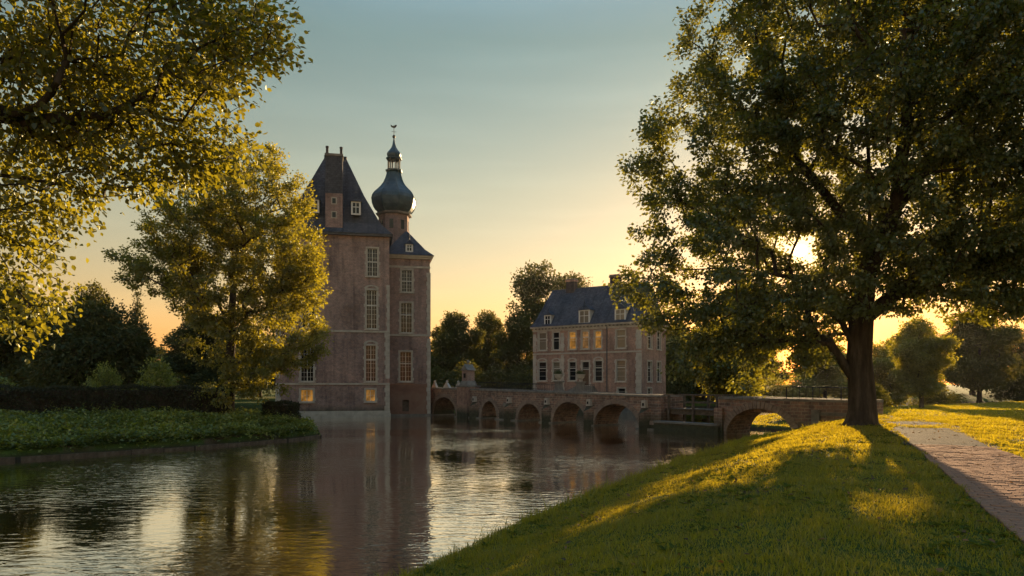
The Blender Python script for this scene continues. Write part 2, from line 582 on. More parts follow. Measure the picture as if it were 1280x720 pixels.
def wall_holes(mb, x0, x1, z0, z1, holes, y=0.0, depth=0.2):
    """a wall face in the XZ plane (facing -Y) with real rectangular openings and reveals"""
    xs = sorted({x0, x1, *[h[0] for h in holes], *[h[1] for h in holes]})
    zs = sorted({z0, z1, *[h[2] for h in holes], *[h[3] for h in holes]})
    for a, b in zip(xs, xs[1:]):
        for c, d in zip(zs, zs[1:]):
            mx, mz = (a + b) / 2, (c + d) / 2
            if any(h[0] < mx < h[1] and h[2] < mz < h[3] for h in holes): continue
            mb.face([(a, y, c), (b, y, c), (b, y, d), (a, y, d)])
    for a, b, c, d in holes:
        e = y + depth
        mb.face([(a, y, c), (a, e, c), (b, e, c), (b, y, c)])
        mb.face([(a, y, d), (b, y, d), (b, e, d), (a, e, d)])
        mb.face([(a, y, c), (a, y, d), (a, e, d), (a, e, c)])
        mb.face([(b, y, c), (b, e, c), (b, e, d), (b, y, d)])

# ------------------------------------------------------------------ terrain
RIGHT = [(-60, 6), (-14, 6), (-6, 6.6), (-3, 8), (-1.7, 9.95), (1.12, 15.9), (5.5, 23.9), (12.0, 35), (15.3, 39.4),
         (18.5, 41.5), (19.0, 44.5), (16.5, 49), (17.5, 57), (24, 63), (38, 74), (70, 98), (200, 112), (900, 125), (900, -80), (-60, -80)]
LEFT = [(-900, 14), (-45, 21), (-30, 25.2), (-20.9, 28.9), (-16, 34), (-12.9, 38.3), (-11.9, 41), (-13, 44.2), (-16, 49), (-20.6, 58),
        (-22.2, 72), (-15, 86), (0, 93), (14, 97), (24, 93), (34, 94), (48, 104), (75, 118), (200, 130), (900, 145), (900, 1600), (-900, 1600)]

def sdf(px, py, poly):
    """signed distance, positive inside"""
    P = np.array(poly, float)
    Q = np.roll(P, -1, 0)
    d = np.full(px.shape, 1e9)
    ins = np.zeros(px.shape, bool)
    for (ax, ay), (bx, by) in zip(P, Q):
        ex, ey = bx - ax, by - ay
        t = np.clip(((px - ax) * ex + (py - ay) * ey) / (ex * ex + ey * ey), 0, 1)
        d = np.minimum(d, np.hypot(px - ax - t * ex, py - ay - t * ey))
        c = ((ay > py) != (by > py)) & (px < (bx - ax) * (py - ay) / (by - ay + 1e-12) + ax)
        ins ^= c
    return np.where(ins, d, -d)

def wob(x, y):
    return (np.sin(x * 0.9 + 1.3 * np.sin(y * 0.37)) * np.cos(y * 0.7 + 0.8 * np.sin(x * 0.5)) * 0.6
            + np.sin(x * 2.3 + y * 1.1) * np.cos(y * 2.9 - x * 0.7) * 0.25)

def ground_z(x, y):
    x = np.asarray(x, float)
    y = np.asarray(y, float)
    shore = 0.22 * wob(x * 0.8, y * 0.8)
    def prof(d, top, run):
        t = np.clip(d / run, 0, 1)
        up = 0.4 + (top - 0.4) * (t * t * (3 - 2 * t)) ** 0.8
        tb = np.clip(-d / 0.55, 0, 1)
        dn = 0.4 - 0.7 * tb - 1.2 * np.clip((-d - 0.4) / 3, 0, 1)
        return np.where(d > 0, up, dn)
    zr = prof(sdf(x, y, RIGHT) + shore * 0.5, 1.6, 6.0)
    zl = prof(sdf(x, y, LEFT) + shore, 1.3, 6.5)
    zr = np.where(zr > .35, np.maximum(.35, zr - .65 * np.clip((y - 40) / 18, 0, 1)), zr)
    z = np.maximum(zr, zl)
    return z + np.where(z > 0.3, 0.035 * wob(x * 1.1 + 5, y * 1.1) + 0.018 * wob(x * 3.7, y * 3.7 + 2), 0)

def axis(parts):
    out = []
    for a, b, s in parts:
        out.append(np.arange(a, b, s))
    return np.concatenate(out + [[parts[-1][1]]])
gx = axis([(-900, -120, 60), (-120, -40, 8), (-40, -12, 0.7), (-12, 26, 0.28), (26, 60, 0.9), (60, 140, 8), (140, 900, 60)])
gy = axis([(-80, -10, 10), (-10, 2, 1.5), (2, 42, 0.28), (42, 62, 0.7), (62, 110, 1.2), (110, 200, 10), (200, 1600, 100)])
GX, GY = np.meshgrid(gx, gy)
GZ = ground_z(GX, GY)
nx, ny = len(gx), len(gy)
idx = np.arange(nx * ny).reshape(ny, nx)
F = np.stack([idx[:-1, :-1], idx[:-1, 1:], idx[1:, 1:], idx[1:, :-1]], -1).reshape(-1, 4)
tag(link('ground', np_mesh('ground', np.stack([GX, GY, GZ], -1).reshape(-1, 3), F, M['ground'], True)),
    'grassy park ground with banks sloping down to the moat', 'ground', kind='structure')
mb = MB()
mb.face([(-900, -80, 0), (900, -80, 0), (900, 600, 0), (-900, 600, 0)])
tag(mb.build('water', M['water']), 'brown rippled moat water reflecting the evening sky', 'water', kind='structure')

def gz1(x, y):
    return float(ground_z(np.array([x]), np.array([y]))[0])

# ------------------------------------------------------------------ leaves, branches, trees
def unit(a):
    return a / (np.linalg.norm(a, axis=-1, keepdims=True) + 1e-9)

def leaf_arrays(P, D, N, L, W, oval=False):
    S = unit(np.cross(D, N))
    N = unit(np.cross(S, D))
    L = L[:, None]
    W = W[:, None]
    n = len(P)
    if oval:
        V = np.stack([P, P + D * L * .22 + S * W * .36 + N * W * .12, P + D * L * .58 + S * W * .46 + N * W * .14, P + D * L * 1.0 - N * L * .10,
                      P + D * L * .58 - S * W * .46 + N * W * .14, P + D * L * .22 - S * W * .36 + N * W * .12], 1).reshape(-1, 3)
        b = np.arange(n)[:, None] * 6
        F = np.concatenate([b + [0, 1, 2, 3], b + [0, 3, 4, 5]])
        return V, F, 6
    V = np.stack([P, P + D * L * .45 + S * W * .5 + N * W * .16, P + D * L - N * L * .08, P + D * L * .45 - S * W * .5 + N * W * .16], 1).reshape(-1, 3)
    b = np.arange(n)[:, None] * 4
    F = np.concatenate([b + [0, 1, 2], b + [0, 2, 3]])
    return V, F, 4

def sample_lobes(lobes, n, shell=0.55, r=rng):
    """points spread through a union of ellipsoids, denser towards their skins"""
    vol = np.array([l[3] * l[4] * l[5] for l in lobes]) ** 0.85
    k = r.choice(len(lobes), n, p=vol / vol.sum())
    C = np.array([l[:3] for l in lobes])[k]
    A = np.array([l[3:6] for l in lobes])[k]
    d = unit(r.normal(size=(n, 3)))
    rad = r.random(n) ** (1 / 3 * (1 - shell) + 0.12)
    return C + d * A * rad[:, None]

def grow(trunk, tips, alpha=0.32, step=0.6, sag=0.05, r=rng, limbs=()):
    """each tip is joined to the cheapest node of the skeleton so far (wire length + path length to the root)"""
    pos = [np.array(p, float) for p in trunk]
    par = [-1] + list(range(len(trunk) - 1))
    plen = [0.0]
    for a, b in zip(pos, pos[1:]):
        plen.append(plen[-1] + np.linalg.norm(b - a))
    for j, pts in limbs:                               # first-order limbs leaving trunk node j
        prev = j
        for p in pts:
            q = np.array(p, float)
            m = max(1, int(np.linalg.norm(q - pos[prev]) / step))
            a = pos[prev]
            for i in range(1, m + 1):
                pos.append(a + (q - a) * i / m)
                par.append(prev)
                plen.append(plen[prev] + np.linalg.norm(q - a) / m * .6)
                prev = len(pos) - 1
    cap = len(pos) + int(len(tips) * 14)
    X = np.zeros((cap, 3))
    PL = np.zeros(cap)
    X[:len(pos)] = pos
    PL[:len(pos)] = plen
    PAR = np.full(cap, -1)
    PAR[:len(pos)] = par
    n = len(pos)
    first = 1 if len(trunk) > 1 else 0
    tip_idx = []
    order = np.argsort(np.linalg.norm(tips - pos[len(pos) // 2], axis=1))
    for t in tips[order]:
        dv = t - X[first:n]
        d = np.linalg.norm(dv, axis=1)
        # branches rise away from their origin: discourage nodes above the tip
        cost = d * (1 + 0.35 * np.clip(-dv[:, 2] / (d + 1e-6), 0, 1)) + alpha * PL[first:n]
        j = int(np.argmin(cost)) + first
        dist = d[j - first]
        m = max(1, int(dist / step))
        m = min(m, 14)
        if n + m >= cap: break
        a = X[j].copy()
        prev = j
        perp = r.normal(size=3) * dist * 0.05
        for i in range(1, m + 1):
            s = i / m
            p = a + (t - a) * s + perp * math.sin(s * math.pi)
            p[2] += sag * dist * math.sin(s * math.pi)
            X[n] = p
            PAR[n] = prev
            PL[n] = PL[prev] + dist / m
            prev = n
            n += 1
        tip_idx.append(prev)
    return X[:n], PAR[:n], np.array(tip_idx)

def radii(PAR, tip_idx, rt, R0):
    cnt = np.zeros(len(PAR))
    cnt[tip_idx] += 1
    for i in range(len(PAR) - 1, 0, -1):
        if PAR[i] >= 0: cnt[PAR[i]] += max(cnt[i], 0)
    cnt = np.maximum(cnt, 1)
    ex = math.log(max(cnt[0], 2)) / math.log(R0 / rt)
    return rt * cnt ** (1 / ex)

def branch_mesh(name, X, PAR, rad, mat, minr=0.0):
    child = np.arange(len(X))[PAR >= 0]
    child = child[rad[child] >= minr]
    p = PAR[child]
    # main continuation of each node keeps the parent's radius, side branches start at their own
    main = {}
    for c, q in zip(child, p):
        if q not in main or rad[c] > rad[main[q]]: main[q] = c
    dirs = np.zeros_like(X)
    dirs[child] = unit(X[child] - X[p])
    nd = dirs.copy()
    for q, c in main.items():
        nd[q] = dirs[c] if not dirs[q].any() else dirs[q] + dirs[c]
    nd = unit(nd)
    Vs, Fs, off = [], [], 0
    for n, lo, hi in ((10, .12, 9e9), (6, .035, .12), (3, 0, .035)):
        sel = (rad[child] >= lo) & (rad[child] < hi)
        c = child[sel]
        if not len(c): continue
        q = p[sel]
        ismain = np.array([main[b] == a for a, b in zip(c, q)])
        d0 = np.where(ismain[:, None], nd[q], dirs[c])
        d1 = nd[c]
        r0 = np.where(ismain, np.minimum(rad[q], rad[c] * 1.6), rad[c])
        def ring(P, d, rr):
            ref = np.tile(np.array([[0.31, 0.95, 0.02]]), (len(P), 1))
            u = unit(np.cross(d, ref))
            w = np.cross(d, u)
            a = np.arange(n) * 2 * math.pi / n
            return P[:, None] + rr[:, None, None] * (np.cos(a)[None, :, None] * u[:, None] + np.sin(a)[None, :, None] * w[:, None])
        A, B = ring(X[q], d0, r0), ring(X[c], d1, rad[c])
        V = np.concatenate([A, B], 1).reshape(-1, 3)
        b = off + np.arange(len(c))[:, None] * 2 * n
        for k in range(n):
            j = (k + 1) % n
            Fs.append(b + [k, j, n + j, n + k])
        Vs.append(V)
        off += len(V)
    return np_mesh(name, np.concatenate(Vs), np.concatenate(Fs), mat, True)

def tuft_leaves(tips, cen, per, spread, L, ratio, r=rng, up=0.5, out=0.6, oval=False, droop=0.15, keep=None):
    n = len(tips) * per
    base = np.repeat(tips, per, 0)
    P = base + r.normal(size=(n, 3)) * np.array([spread, spread, spread * 0.7])
    if keep is not None:
        k = keep(P)
        P, base = P[k], base[k]
        n = len(P)
    o = unit(P - cen)
    D = unit(o * out + unit(P - base + 1e-6) * 0.5 + r.normal(size=(n, 3)) * 0.6 + [0, 0, -droop])
    N = unit(r.normal(size=(n, 3)) * 0.75 + [0, 0, up] + o * 0.3)
    l = L * r.uniform(0.65, 1.25, n)
    V, F, k = leaf_arrays(P, D, N, l, l * ratio * r.uniform(0.8, 1.15, n), oval)
    tuft_tone = np.repeat(r.random(len(tips)), per)[:n] if keep is None else r.random(n)
    rnd = np.clip(0.55 * r.random(n) + 0.45 * tuft_tone, 0, 1)
    return V, F, np.repeat(rnd, k)

def make_tree(name, loc, trunk, lobes, ntips, per, spread, L, ratio, R0, rt, leaf, alpha=0.32, step=0.6, shell=0.55, seed=1,
              minr=0.0, oval=False, keep=None, limbs=(), sag=0.05, flare=True):
    """tree > trunk (trunk, limbs and twigs), crown (leaves); local coordinates about the base"""
    r = np.random.default_rng(seed)
    tips = sample_lobes(lobes, ntips, shell, r)
    if keep is not None: tips = tips[keep(tips, .3)]
    X, PAR, ti = grow(trunk, tips, alpha, step, sag, r, limbs)
    rad = radii(PAR, ti, rt, R0)
    if flare:
        for i in range(len(trunk)):
            h = trunk[i][2] - trunk[0][2]
            rad[i] *= 1 + 0.75 * math.exp(-h / (R0 * 0.8))
    t = empty(name, loc)
    link('trunk', branch_mesh('trunk', X, PAR, rad, M['bark'], minr), t)
    cen = np.average(np.array([l[:3] for l in lobes]), axis=0, weights=[l[3] * l[4] * l[5] for l in lobes])
    src = X[ti]
    back = X[PAR[ti]]
    pts = np.concatenate([src, src * 0.5 + back * 0.5])
    V, F, rnd = tuft_leaves(pts, cen, per, spread, L, ratio, r, oval=oval, keep=keep)
    link('crown', np_mesh('crown', V, F, M[leaf], False, rnd), t)
    return t

# ------------------------------------------------------------------ windows and small building pieces
def window(parent, x0, x1, z0, z1, y=0.0, cols=2, rows=4, transom=0.55, glass='glass', surround='stone', sw=0.15, arch=False, loc=(0, 0, 0), rz=0.0, name='window'):
    """window (stone surround) > sash, pane, sill; extents are those of the surround"""
    w, h = x1 - x0, z1 - z0
    mb = MB()
    p = 0.05
    mb.box(0, sw, -p, .08, 0, h)
    mb.box(w - sw, w, -p, .08, 0, h)
    mb.box(sw, w - sw, -p + .004, .08, h - sw, h)
    for k in range(int(h / 0.5)):                      # toothed blocks at both jambs
        if k % 2 == 0:
            zz = 0.1 + k * 0.5
            mb.box(-.10, .0, -p + .012, .05, zz, min(zz + .26, h - .02))
            mb.box(w, w + .10, -p + .012, .05, zz, min(zz + .26, h - .02))
    if arch:
        n = 8
        for i in range(n):
            a0, a1 = math.pi * i / n, math.pi * (i + 1) / n
            q = lambda a, rr: (w / 2 - (w / 2 + .06) * math.cos(a) * rr, h + .34 * math.sin(a) * rr)
            A, B, C, D = q(a0, 1), q(a1, 1), q(a1, .6), q(a0, .6)
            mb.face([(D[0], -p, D[1]), (C[0], -p, C[1]), (B[0], -p, B[1]), (A[0], -p, A[1])])
            mb.face([(A[0], -p, A[1]), (B[0], -p, B[1]), (B[0], .05, B[1]), (A[0], .05, A[1])])
    o = mb.build(name, M[surround], parent)
    c, s = math.cos(rz), math.sin(rz)
    o.location = (loc[0] + c * x0 - s * y, loc[1] + s * x0 + c * y, loc[2] + z0)
    o.rotation_euler = (0, 0, rz)
    sl = MB().box(-.06, w + .06, -.13, .1, -.12, -.002)
    sl.build('sill', M[surround], o)
    f = MB()
    a, b, c0, d = sw - .01, w - sw + .01, 0.0, h - sw + .01
    fw = .045
    f.box(a, a + fw, .10, .16, c0, d)
    f.box(b - fw, b, .10, .16, c0, d)
    f.box(a + fw, b - fw, .102, .16, c0, c0 + fw * 1.4)
    f.box(a + fw, b - fw, .102, .16, d - fw, d)
    if cols > 1:
        f.box((a + b) / 2 - .03, (a + b) / 2 + .03, .09, .158, c0 + fw, d - fw)
    if transom:
        zt = c0 + (d - c0) * transom
        f.box(a + fw, b - fw, .086, .157, zt - .04, zt + .04)
    tot = cols * 2
    for i in range(1, tot):
        if i == cols: continue
        xx = a + (b - a) * i / tot
        f.box(xx - .010, xx + .010, .125, .152, c0 + fw, d - fw)
    for j in range(1, rows):
        zz = c0 + (d - c0) * j / rows
        f.box(a + fw, b - fw, .128, .150, zz - .010, zz + .010)
    f.build('sash', M['white'], o)
    g = MB()
    g.box(a + .005, b - .005, .165, .19, c0 + .005, d - .005)
    g.build('pane', M[glass], o)
    return o

def opening(x0, x1, z0, z1, sw=0.15):
    return (x0 + sw - .012, x1 - sw + .012, z0 + .004, z1 - sw + .012)

def roof_loops(mb, loops):
    for a, b in zip(loops, loops[1:]):
        for i in range(len(a)):
            j = (i + 1) % len(a)
            mb.face([a[i], a[j], b[j], b[i]])
    mb.face(loops[-1])
    mb.face(loops[0][::-1])

def rect(x0, x1, y0, y1, z):
    return [(x0, y0, z), (x1, y0, z), (x1, y1, z), (x0, y1, z)]

def dormer(parent, x0, x1, z0, z1, yf, yb, glass='glass', finial=True, roof='slate', cheek='lead', peak=0.75):
    """dormer (cheeks) > window_frame, pane, roof, finial"""
    w = x1 - x0
    mb = MB().box(x0, x1, yf, yb, z0, z1, 'd')
    o = mb.build('dormer', M[cheek], parent)
    f = MB()
    f.box(x0 - .04, x0 + .12, yf - .05, yf + .03, z0 - .05, z1)
    f.box(x1 - .12, x1 + .04, yf - .05, yf + .03, z0 - .05, z1)
    f.box(x0 + .12, x1 - .12, yf - .047, yf + .03, z1 - .12, z1)
    f.box(x0 + .12, x1 - .12, yf - .06, yf + .03, z0 - .05, z0 + .09)
    f.box((x0 + x1) / 2 - .03, (x0 + x1) / 2 + .03, yf - .04, yf + .02, z0 + .09, z1 - .12)
    f.box(x0 + .12, x1 - .12, yf - .038, yf + .02, z0 + (z1 - z0) * .55, z0 + (z1 - z0) * .55 + .06)
    f.build('window_frame', M['white'], o)
    MB().box(x0 + .1, x1 - .1, yf - .02, yf + .01, z0 + .05, z1 - .1).build('pane', M[glass], o)
    r = MB()
    xm = (x0 + x1) / 2
    e0, e1, zb, zt = x0 - .14, x1 + .14, z1 + .003, z1 + peak * w
    r.face([(e0, yf - .14, zb), (e1, yf - .14, zb), (xm, yf + .05, zt)])
    r.face([(e1, yf - .14, zb), (e1, yb + .4, zb), (xm, yb + .7, zt), (xm, yf + .05, zt)])
    r.face([(e0, yb + .4, zb), (e0, yf - .14, zb), (xm, yf + .05, zt), (xm, yb + .7, zt)])
    r.face([(e0, yb + .4, zb), (e1, yb + .4, zb), (e1, yf - .14, zb), (e0, yf - .14, zb)])
    r.build('roof', M[roof], o)
    if finial:
        MB().lathe(xm, yf + .05, [(.05, zt - .1), (.04, zt + .15), (.10, zt + .25), (.03, zt + .36), (.012, zt + .75)], 8).build('finial', M['lead'], o)
    return o

# ------------------------------------------------------------------ the castle
castle = empty('castle', (-21.8, 63.0, 0), R(12), 'tall brick moated castle with steep slate roof and onion domed tower', 'castle')
W, DEP, EAVE = 10.32, 14.0, 17.4
main_w = [  # x0, x1, z0, z1, cols, rows, transom, glass, arch
    (8.11, 9.37, 13.43, 16.22, 2, 6, .52, 'glass', False), (8.03, 9.30, 8.43, 12.26, 2, 8, .6, 'glass', True),
    (7.96, 9.22, 3.43, 7.0, 2, 8, .6, 'glass', True), (7.98, 9.15, 1.53, 2.82, 2, 2, 0, 'glass_sunset', False),
    (2.07, 3.50, 3.43, 7.0, 2, 8, .6, 'glass', True), (2.05, 3.46, 1.53, 2.82, 2, 2, 0, 'glass_sunset', False),
    (2.20, 3.60, 8.43, 12.26, 2, 8, .6, 'glass', True), (2.25, 3.5, 13.43, 16.22, 2, 6, .52, 'glass', False)]
mb = MB()
wall_holes(mb, 0, W, -0.8, EAVE, [opening(*a[:4]) for a in main_w], 0, .2)
mb.box(0, W, 0, DEP, -0.8, EAVE, 'ftd')
MBint = mb.box(.4, W - .4, .45, DEP - .4, -0.5, EAVE - .2, 'd')
mb.build('wall', M['brick'], castle)
for a in main_w:
    window(castle, *a[:4], cols=a[4], rows=a[5], transom=a[6], glass=a[7], arch=a[8])
# wing
wing_w = [(11.44, 12.77, 12.32, 14.66, 2, 6, .5, 'glass'), (11.36, 12.77, 8.27, 11.4, 2, 6, .6, 'glass'), (11.28, 12.70, 3.45, 6.54, 2, 6, .6, 'glass')]
mb = MB()
wall_holes(mb, W, 14.38, 3.2, 15.75, [opening(*a[:4]) for a in wing_w], 2.3, .2)
mb.box(W, 14.38, 2.3, 10.0, 3.2, 15.75, 'ftdl')
mb.box(W + .02, 14.1, 2.7, 9.6, 3.4, 15.5, 'd')
mb.build('wing_wall', M['brick'], castle)
mb = MB()
wall_holes(mb, W, 14.40, -0.8, 3.198, [(11.67, 12.3, .5, 1.61)], 2.28, .35)
mb.box(W, 14.40, 2.28, 10.02, -0.8, 3.198, 'fdl')
mb.box(W + .02, 14.1, 2.66, 9.6, -.6, 3.1, 'd')
tag(mb.build('wing_base', M['plaster'], castle), 'pinkish plastered foot of the wing')
for a in wing_w:
    window(castle, *a[:4], y=2.3, cols=a[4], rows=a[5], transom=a[6], glass=a[7])
hd = MB().box(11.66, 12.31, 2.5, 2.56, .49, 1.62)
hd.build('water_door', M['wood'], castle)
# trim: string courses, corner strips, plinths, cornices
def strip(name, x0, x1, y0, y1, z0, z1, mat='stone'):
    return MB().box(x0, x1, y0, y1, z0, z1).build(name, M[mat], castle)
strip('string_course', -.05, W + .05, -.06, .1, 8.08, 8.27)
strip('string_course', -.05, W + .05, -.06, .1, 3.12, 3.28)
strip('string_course', W + .02, 14.44, 2.24, 2.4, 7.95, 8.14)
strip('string_course', W + .02, 14.43, 2.25, 2.4, 14.72, 14.92)
strip('plinth', -.14, W + .14, -.15, .3, -.8, .42, 'stone')
strip('plinth_cap', -.08, W + .08, -.09, .3, .423, .66, 'stone')
strip('plinth', W + .15, 14.52, 2.16, 2.6, -.8, .22, 'stone_grey')
for k in range(17):                                    # corner blocks, each a stone of its own
    z = .67 + k * .435
    if z + .43 > 8.07 and z < 8.28: continue
    wq = .46 if k % 2 == 0 else .36
    if 3.10 < z < 3.29 or z < 3.12 < z + .43: z1 = 3.118
    else: z1 = z + .425
    z0 = max(z, 3.285) if 3.1 < z < 3.3 else z
    strip('corner_stone', W - wq, W + .035, -.035, .2, z0, z1)
    strip('corner_stone', -.035, wq, -.035, .2, z0, z1)
for k in range(10):
    z = 8.28 + k * .435
    strip('corner_stone', W - (.28 if k % 2 else .2), W + .03, -.03, .2, z, z + .425)
for k in range(34):
    z = .24 + k * .44
    if z + .43 > 15.55: break
    if (z < 8.15 and z + .43 > 7.94) or (z < 14.93 and z + .43 > 14.71): continue
    strip('corner_stone', 14.38 - (.34 if k % 2 else .26), 14.45, 2.235, 2.5, z, z + .425)
strip('cornice', W + .01, 14.55, 2.1, 10.2, 15.62, 15.8)
strip('cornice', W + .01, 14.68, 1.98, 10.3, 15.803, 15.97, 'stone')
strip('gutter', -.28, W + .28, -.28, DEP + .28, 17.2, 17.42, 'lead')
# main roof: steep, bell-cast at the eaves, with a narrow flat top
mb = MB()
roof_loops(mb, [rect(-.34, W + .34, -.34, DEP + .34, 17.425), rect(.80, W - .80, .35, DEP - .35, 18.5), rect(2.35, W - 2.35, 1.45, DEP - 1.45, 21.4),
                rect(4.2, 6.2, 3.3, DEP - 3.3, 25.55)])
roof = mb.build('roof', M['slate'], castle)
MB().box(4.12, 6.28, 3.2, DEP - 3.2, 25.5, 25.66).build('ridge_cap', M['lead'], roof)
# stack standing on the facade
st = MB().box(4.42, 5.98, -.04, 1.5, 17.0, 21.1, 'd')
stack = tag(st.build('chimney_stack', M['brick'], castle), 'brick stack rising from the middle of the facade')
MB().frustum(5.2, .75, 21.1, 24.6, .80, .80, .76, .76).build('stack_top', M['slate'], stack)
MB().box(4.36, 6.04, -.1, 1.58, 24.6, 24.82).build('stack_cap', M['stone_grey'], stack)
for x in (4.56, 5.84):
    MB().lathe(x, .5, [(.13, 24.82), (.12, 25.5), (.15, 25.52), (.15, 25.64)], 10).build('chimney_pot', M['brick_dark'], stack)
for z in (18.8, 20.1):
    MB().box(4.95, 5.47, -.075, .0, z - .05, z + .62).build('window_frame', M['stone'], stack)
    MB().box(5.05, 5.37, -.085, .0, z + .04, z + .52).build('pane', M['glass'], stack)
dormer(castle, 6.80, 7.62, 19.25, 20.45, .1, 1.7)
dormer(castle, 3.0, 3.82, 19.25, 20.45, .1, 1.7)
for x0, x1 in ((7.65, 8.4), (1.92, 2.67)):
    mb = MB().box(x0, x1, 5.2, 6.2, 19.5, 20.9)
    mb.frustum((x0 + x1) / 2, 5.7, 20.9, 21.15, .5, .6, .3, .4)
    mb.build('side_dormer', M['lead'], castle)
# wing roof
mb = MB()
roof_loops(mb, [rect(W - .1, 14.78, 1.88, 10.4, 15.975), rect(W + .0, 13.95, 2.75, 9.6, 16.7), rect(12.1, 12.35, 5.3, 7.2, 19.0)])
wroof = mb.build('wing_roof', M['slate'], castle)
dormer(castle, 12.02, 12.68, 16.35, 17.1, 2.35, 3.6, finial=True)
# onion-domed tower
TX, TY = 11.0, 6.35
ph = R(22.5 - 12)
tower = MB().lathe(TX, TY, [(1.62, 12.0), (1.62, 20.72)], 8, False, ph).build('tower', M['brick'], castle)
for i in range(8):
    a = ph + R(22.5) + i * math.pi / 4
    c, s = math.cos(a), math.sin(a)
    ap = 1.62 * math.cos(math.pi / 8)
    mb = MB().box(-.2, .2, -.03, .03, 0, .95)
    o = mb.build('tower_window', M['glass'], tower)
    o.location = (TX + c * ap, TY + s * ap, 19.2)
    o.rotation_euler = (0, 0, a + math.pi / 2)
MB().lathe(TX, TY, [(1.7, 20.70), (1.9, 20.8), (1.92, 20.93), (1.72, 20.97), (1.6, 21.05)], 8, False, ph).build('tower_cornice', M['stone_grey'], tower)
bulb = [(1.62, 21.05), (1.92, 21.28), (2.14, 21.62), (2.28, 22.05), (2.33, 22.45), (2.24, 22.82), (2.02, 23.15), (1.70, 23.45), (1.36, 23.8),
        (1.08, 24.2), (.88, 24.65), (.74, 25.1), (.68, 25.38)]
dome = MB().lathe(TX, TY, bulb, 8, False, ph).build('dome', M['copper'], tower)
for i in range(8):                                     # standing seams on the dome's arrises
    a = ph + i * math.pi / 4
    pts = [(TX + (r + .015) * math.cos(a), TY + (r + .015) * math.sin(a), z) for r, z in bulb]
    MB().tube(pts, .045, 5).build('seam', M['copper'], castle)
lan = MB()
lan.lathe(TX, TY, [(.86, 25.38), (.9, 25.46), (.9, 25.56), (.74, 25.6)], 8, False, ph)
lan.lathe(TX, TY, [(.70, 26.66), (.84, 26.72), (.84, 26.84), (.62, 26.88)], 8, False, ph)
lantern = lan.build('lantern', M['copper'], castle)
for i in range(8):
    a = ph + i * math.pi / 4
    MB().lathe(TX + .6 * math.cos(a), TY + .6 * math.sin(a), [(.085, 25.58), (.075, 25.7), (.075, 26.45), (.12, 26.68)], 6).build('lantern_post', M['lead'], lantern)
MB().lathe(TX, TY, [(.60, 26.86), (.72, 27.02), (.76, 27.22), (.68, 27.42), (.48, 27.65), (.28, 27.95), (.16, 28.3), (.09, 28.7), (.05, 29.0)], 8, False, ph).build('small_dome', M['copper'], lantern)
mb = MB()
mb.lathe(TX, TY, [(.03, 28.9), (.13, 28.98), (.17, 29.1), (.13, 29.22), (.03, 29.3), (.025, 30.35)], 8)
spire = mb.build('spire', M['iron'], castle)
ck = MB()
bird = [(-.32, .02), (-.34, .26), (-.2, .14), (.0, .1), (.12, .24), (.26, .26), (.3, .16), (.2, .0), (.02, -.1), (-.16, -.06)]
for y in (-.015, .015):
    pts = [(TX + x, TY + y, 30.1 + z) for x, z in bird]
    ck.face(pts if y < 0 else pts[::-1])
for (xa, za), (xb, zb) in zip(bird, bird[1:] + bird[:1]):
    ck.face([(TX + xa, TY - .015, 30.1 + za), (TX + xa, TY + .015, 30.1 + za), (TX + xb, TY + .015, 30.1 + zb), (TX + xb, TY - .015, 30.1 + zb)])
ck.build('weathervane', M['iron'], spire)
MB().box(TX - .25, TX + .25, TY - .012, TY + .012, 29.6, 29.63).build('vane_arm', M['iron'], spire)

# ------------------------------------------------------------------ the manor house on the far bank
HR = -0.60376
house = empty('manor_house', (2.6, 83.0, 0), HR, 'two storey brick manor house with blue grey slate roof and three dormers', 'house')
HW, HD, HE = 14.04, 7.2, 9.75
UP = [(.61, 1.97, 7.25, 9.5, 'glass_pale'), (2.64, 3.78, 7.25, 9.5, 'glass'), (4.84, 6.02, 7.25, 9.45, 'glass_sunset'), (6.55, 7.7, 7.25, 9.45, 'glass_sunset_soft'),
      (8.22, 9.34, 7.25, 9.4, 'glass_sunset'), (10.94, 12.31, 7.2, 9.4, 'glass_pale')]
LO = [(.61, 1.97, 3.58, 5.98, 'glass'), (2.64, 3.86, 3.58, 5.95, 'glass_pale'), (4.84, 6.02, 3.58, 5.93, 'glass'), (8.22, 9.44, 3.5, 6.0, 'glass'),
      (10.94, 12.31, 3.48, 5.98, 'glass_pale'), (11.14, 12.31, 2.03, 2.86, 'glass')]
DOOR = (6.55, 7.8, 3.02, 5.97)
mb = MB()
wall_holes(mb, 0, HW, -.8, HE, [opening(*a[:4]) for a in UP + LO] + [opening(*DOOR)], 0, .2)
mb.box(.4, HW - .4, .5, HD - .4, -.5, HE - .2, 'd')
mb.face([(HW, HD, -.8), (0, HD, -.8), (0, HD, HE), (HW, HD, HE)])
mb.face([(0, HD, -.8), (0, 0, -.8), (0, 0, HE), (0, HD, HE)])
mb.build('wall', M['brick_house'], house)
for a in UP: window(house, *a[:4], cols=1, rows=2, transom=.66, glass=a[4], sw=.14)
for a in LO: window(house, *a[:4], cols=1, rows=2 if a[3] < 3 else 4, transom=0 if a[3] < 3 else .66, glass=a[4], sw=.14, arch=a[3] > 3 and a[0] < 10)
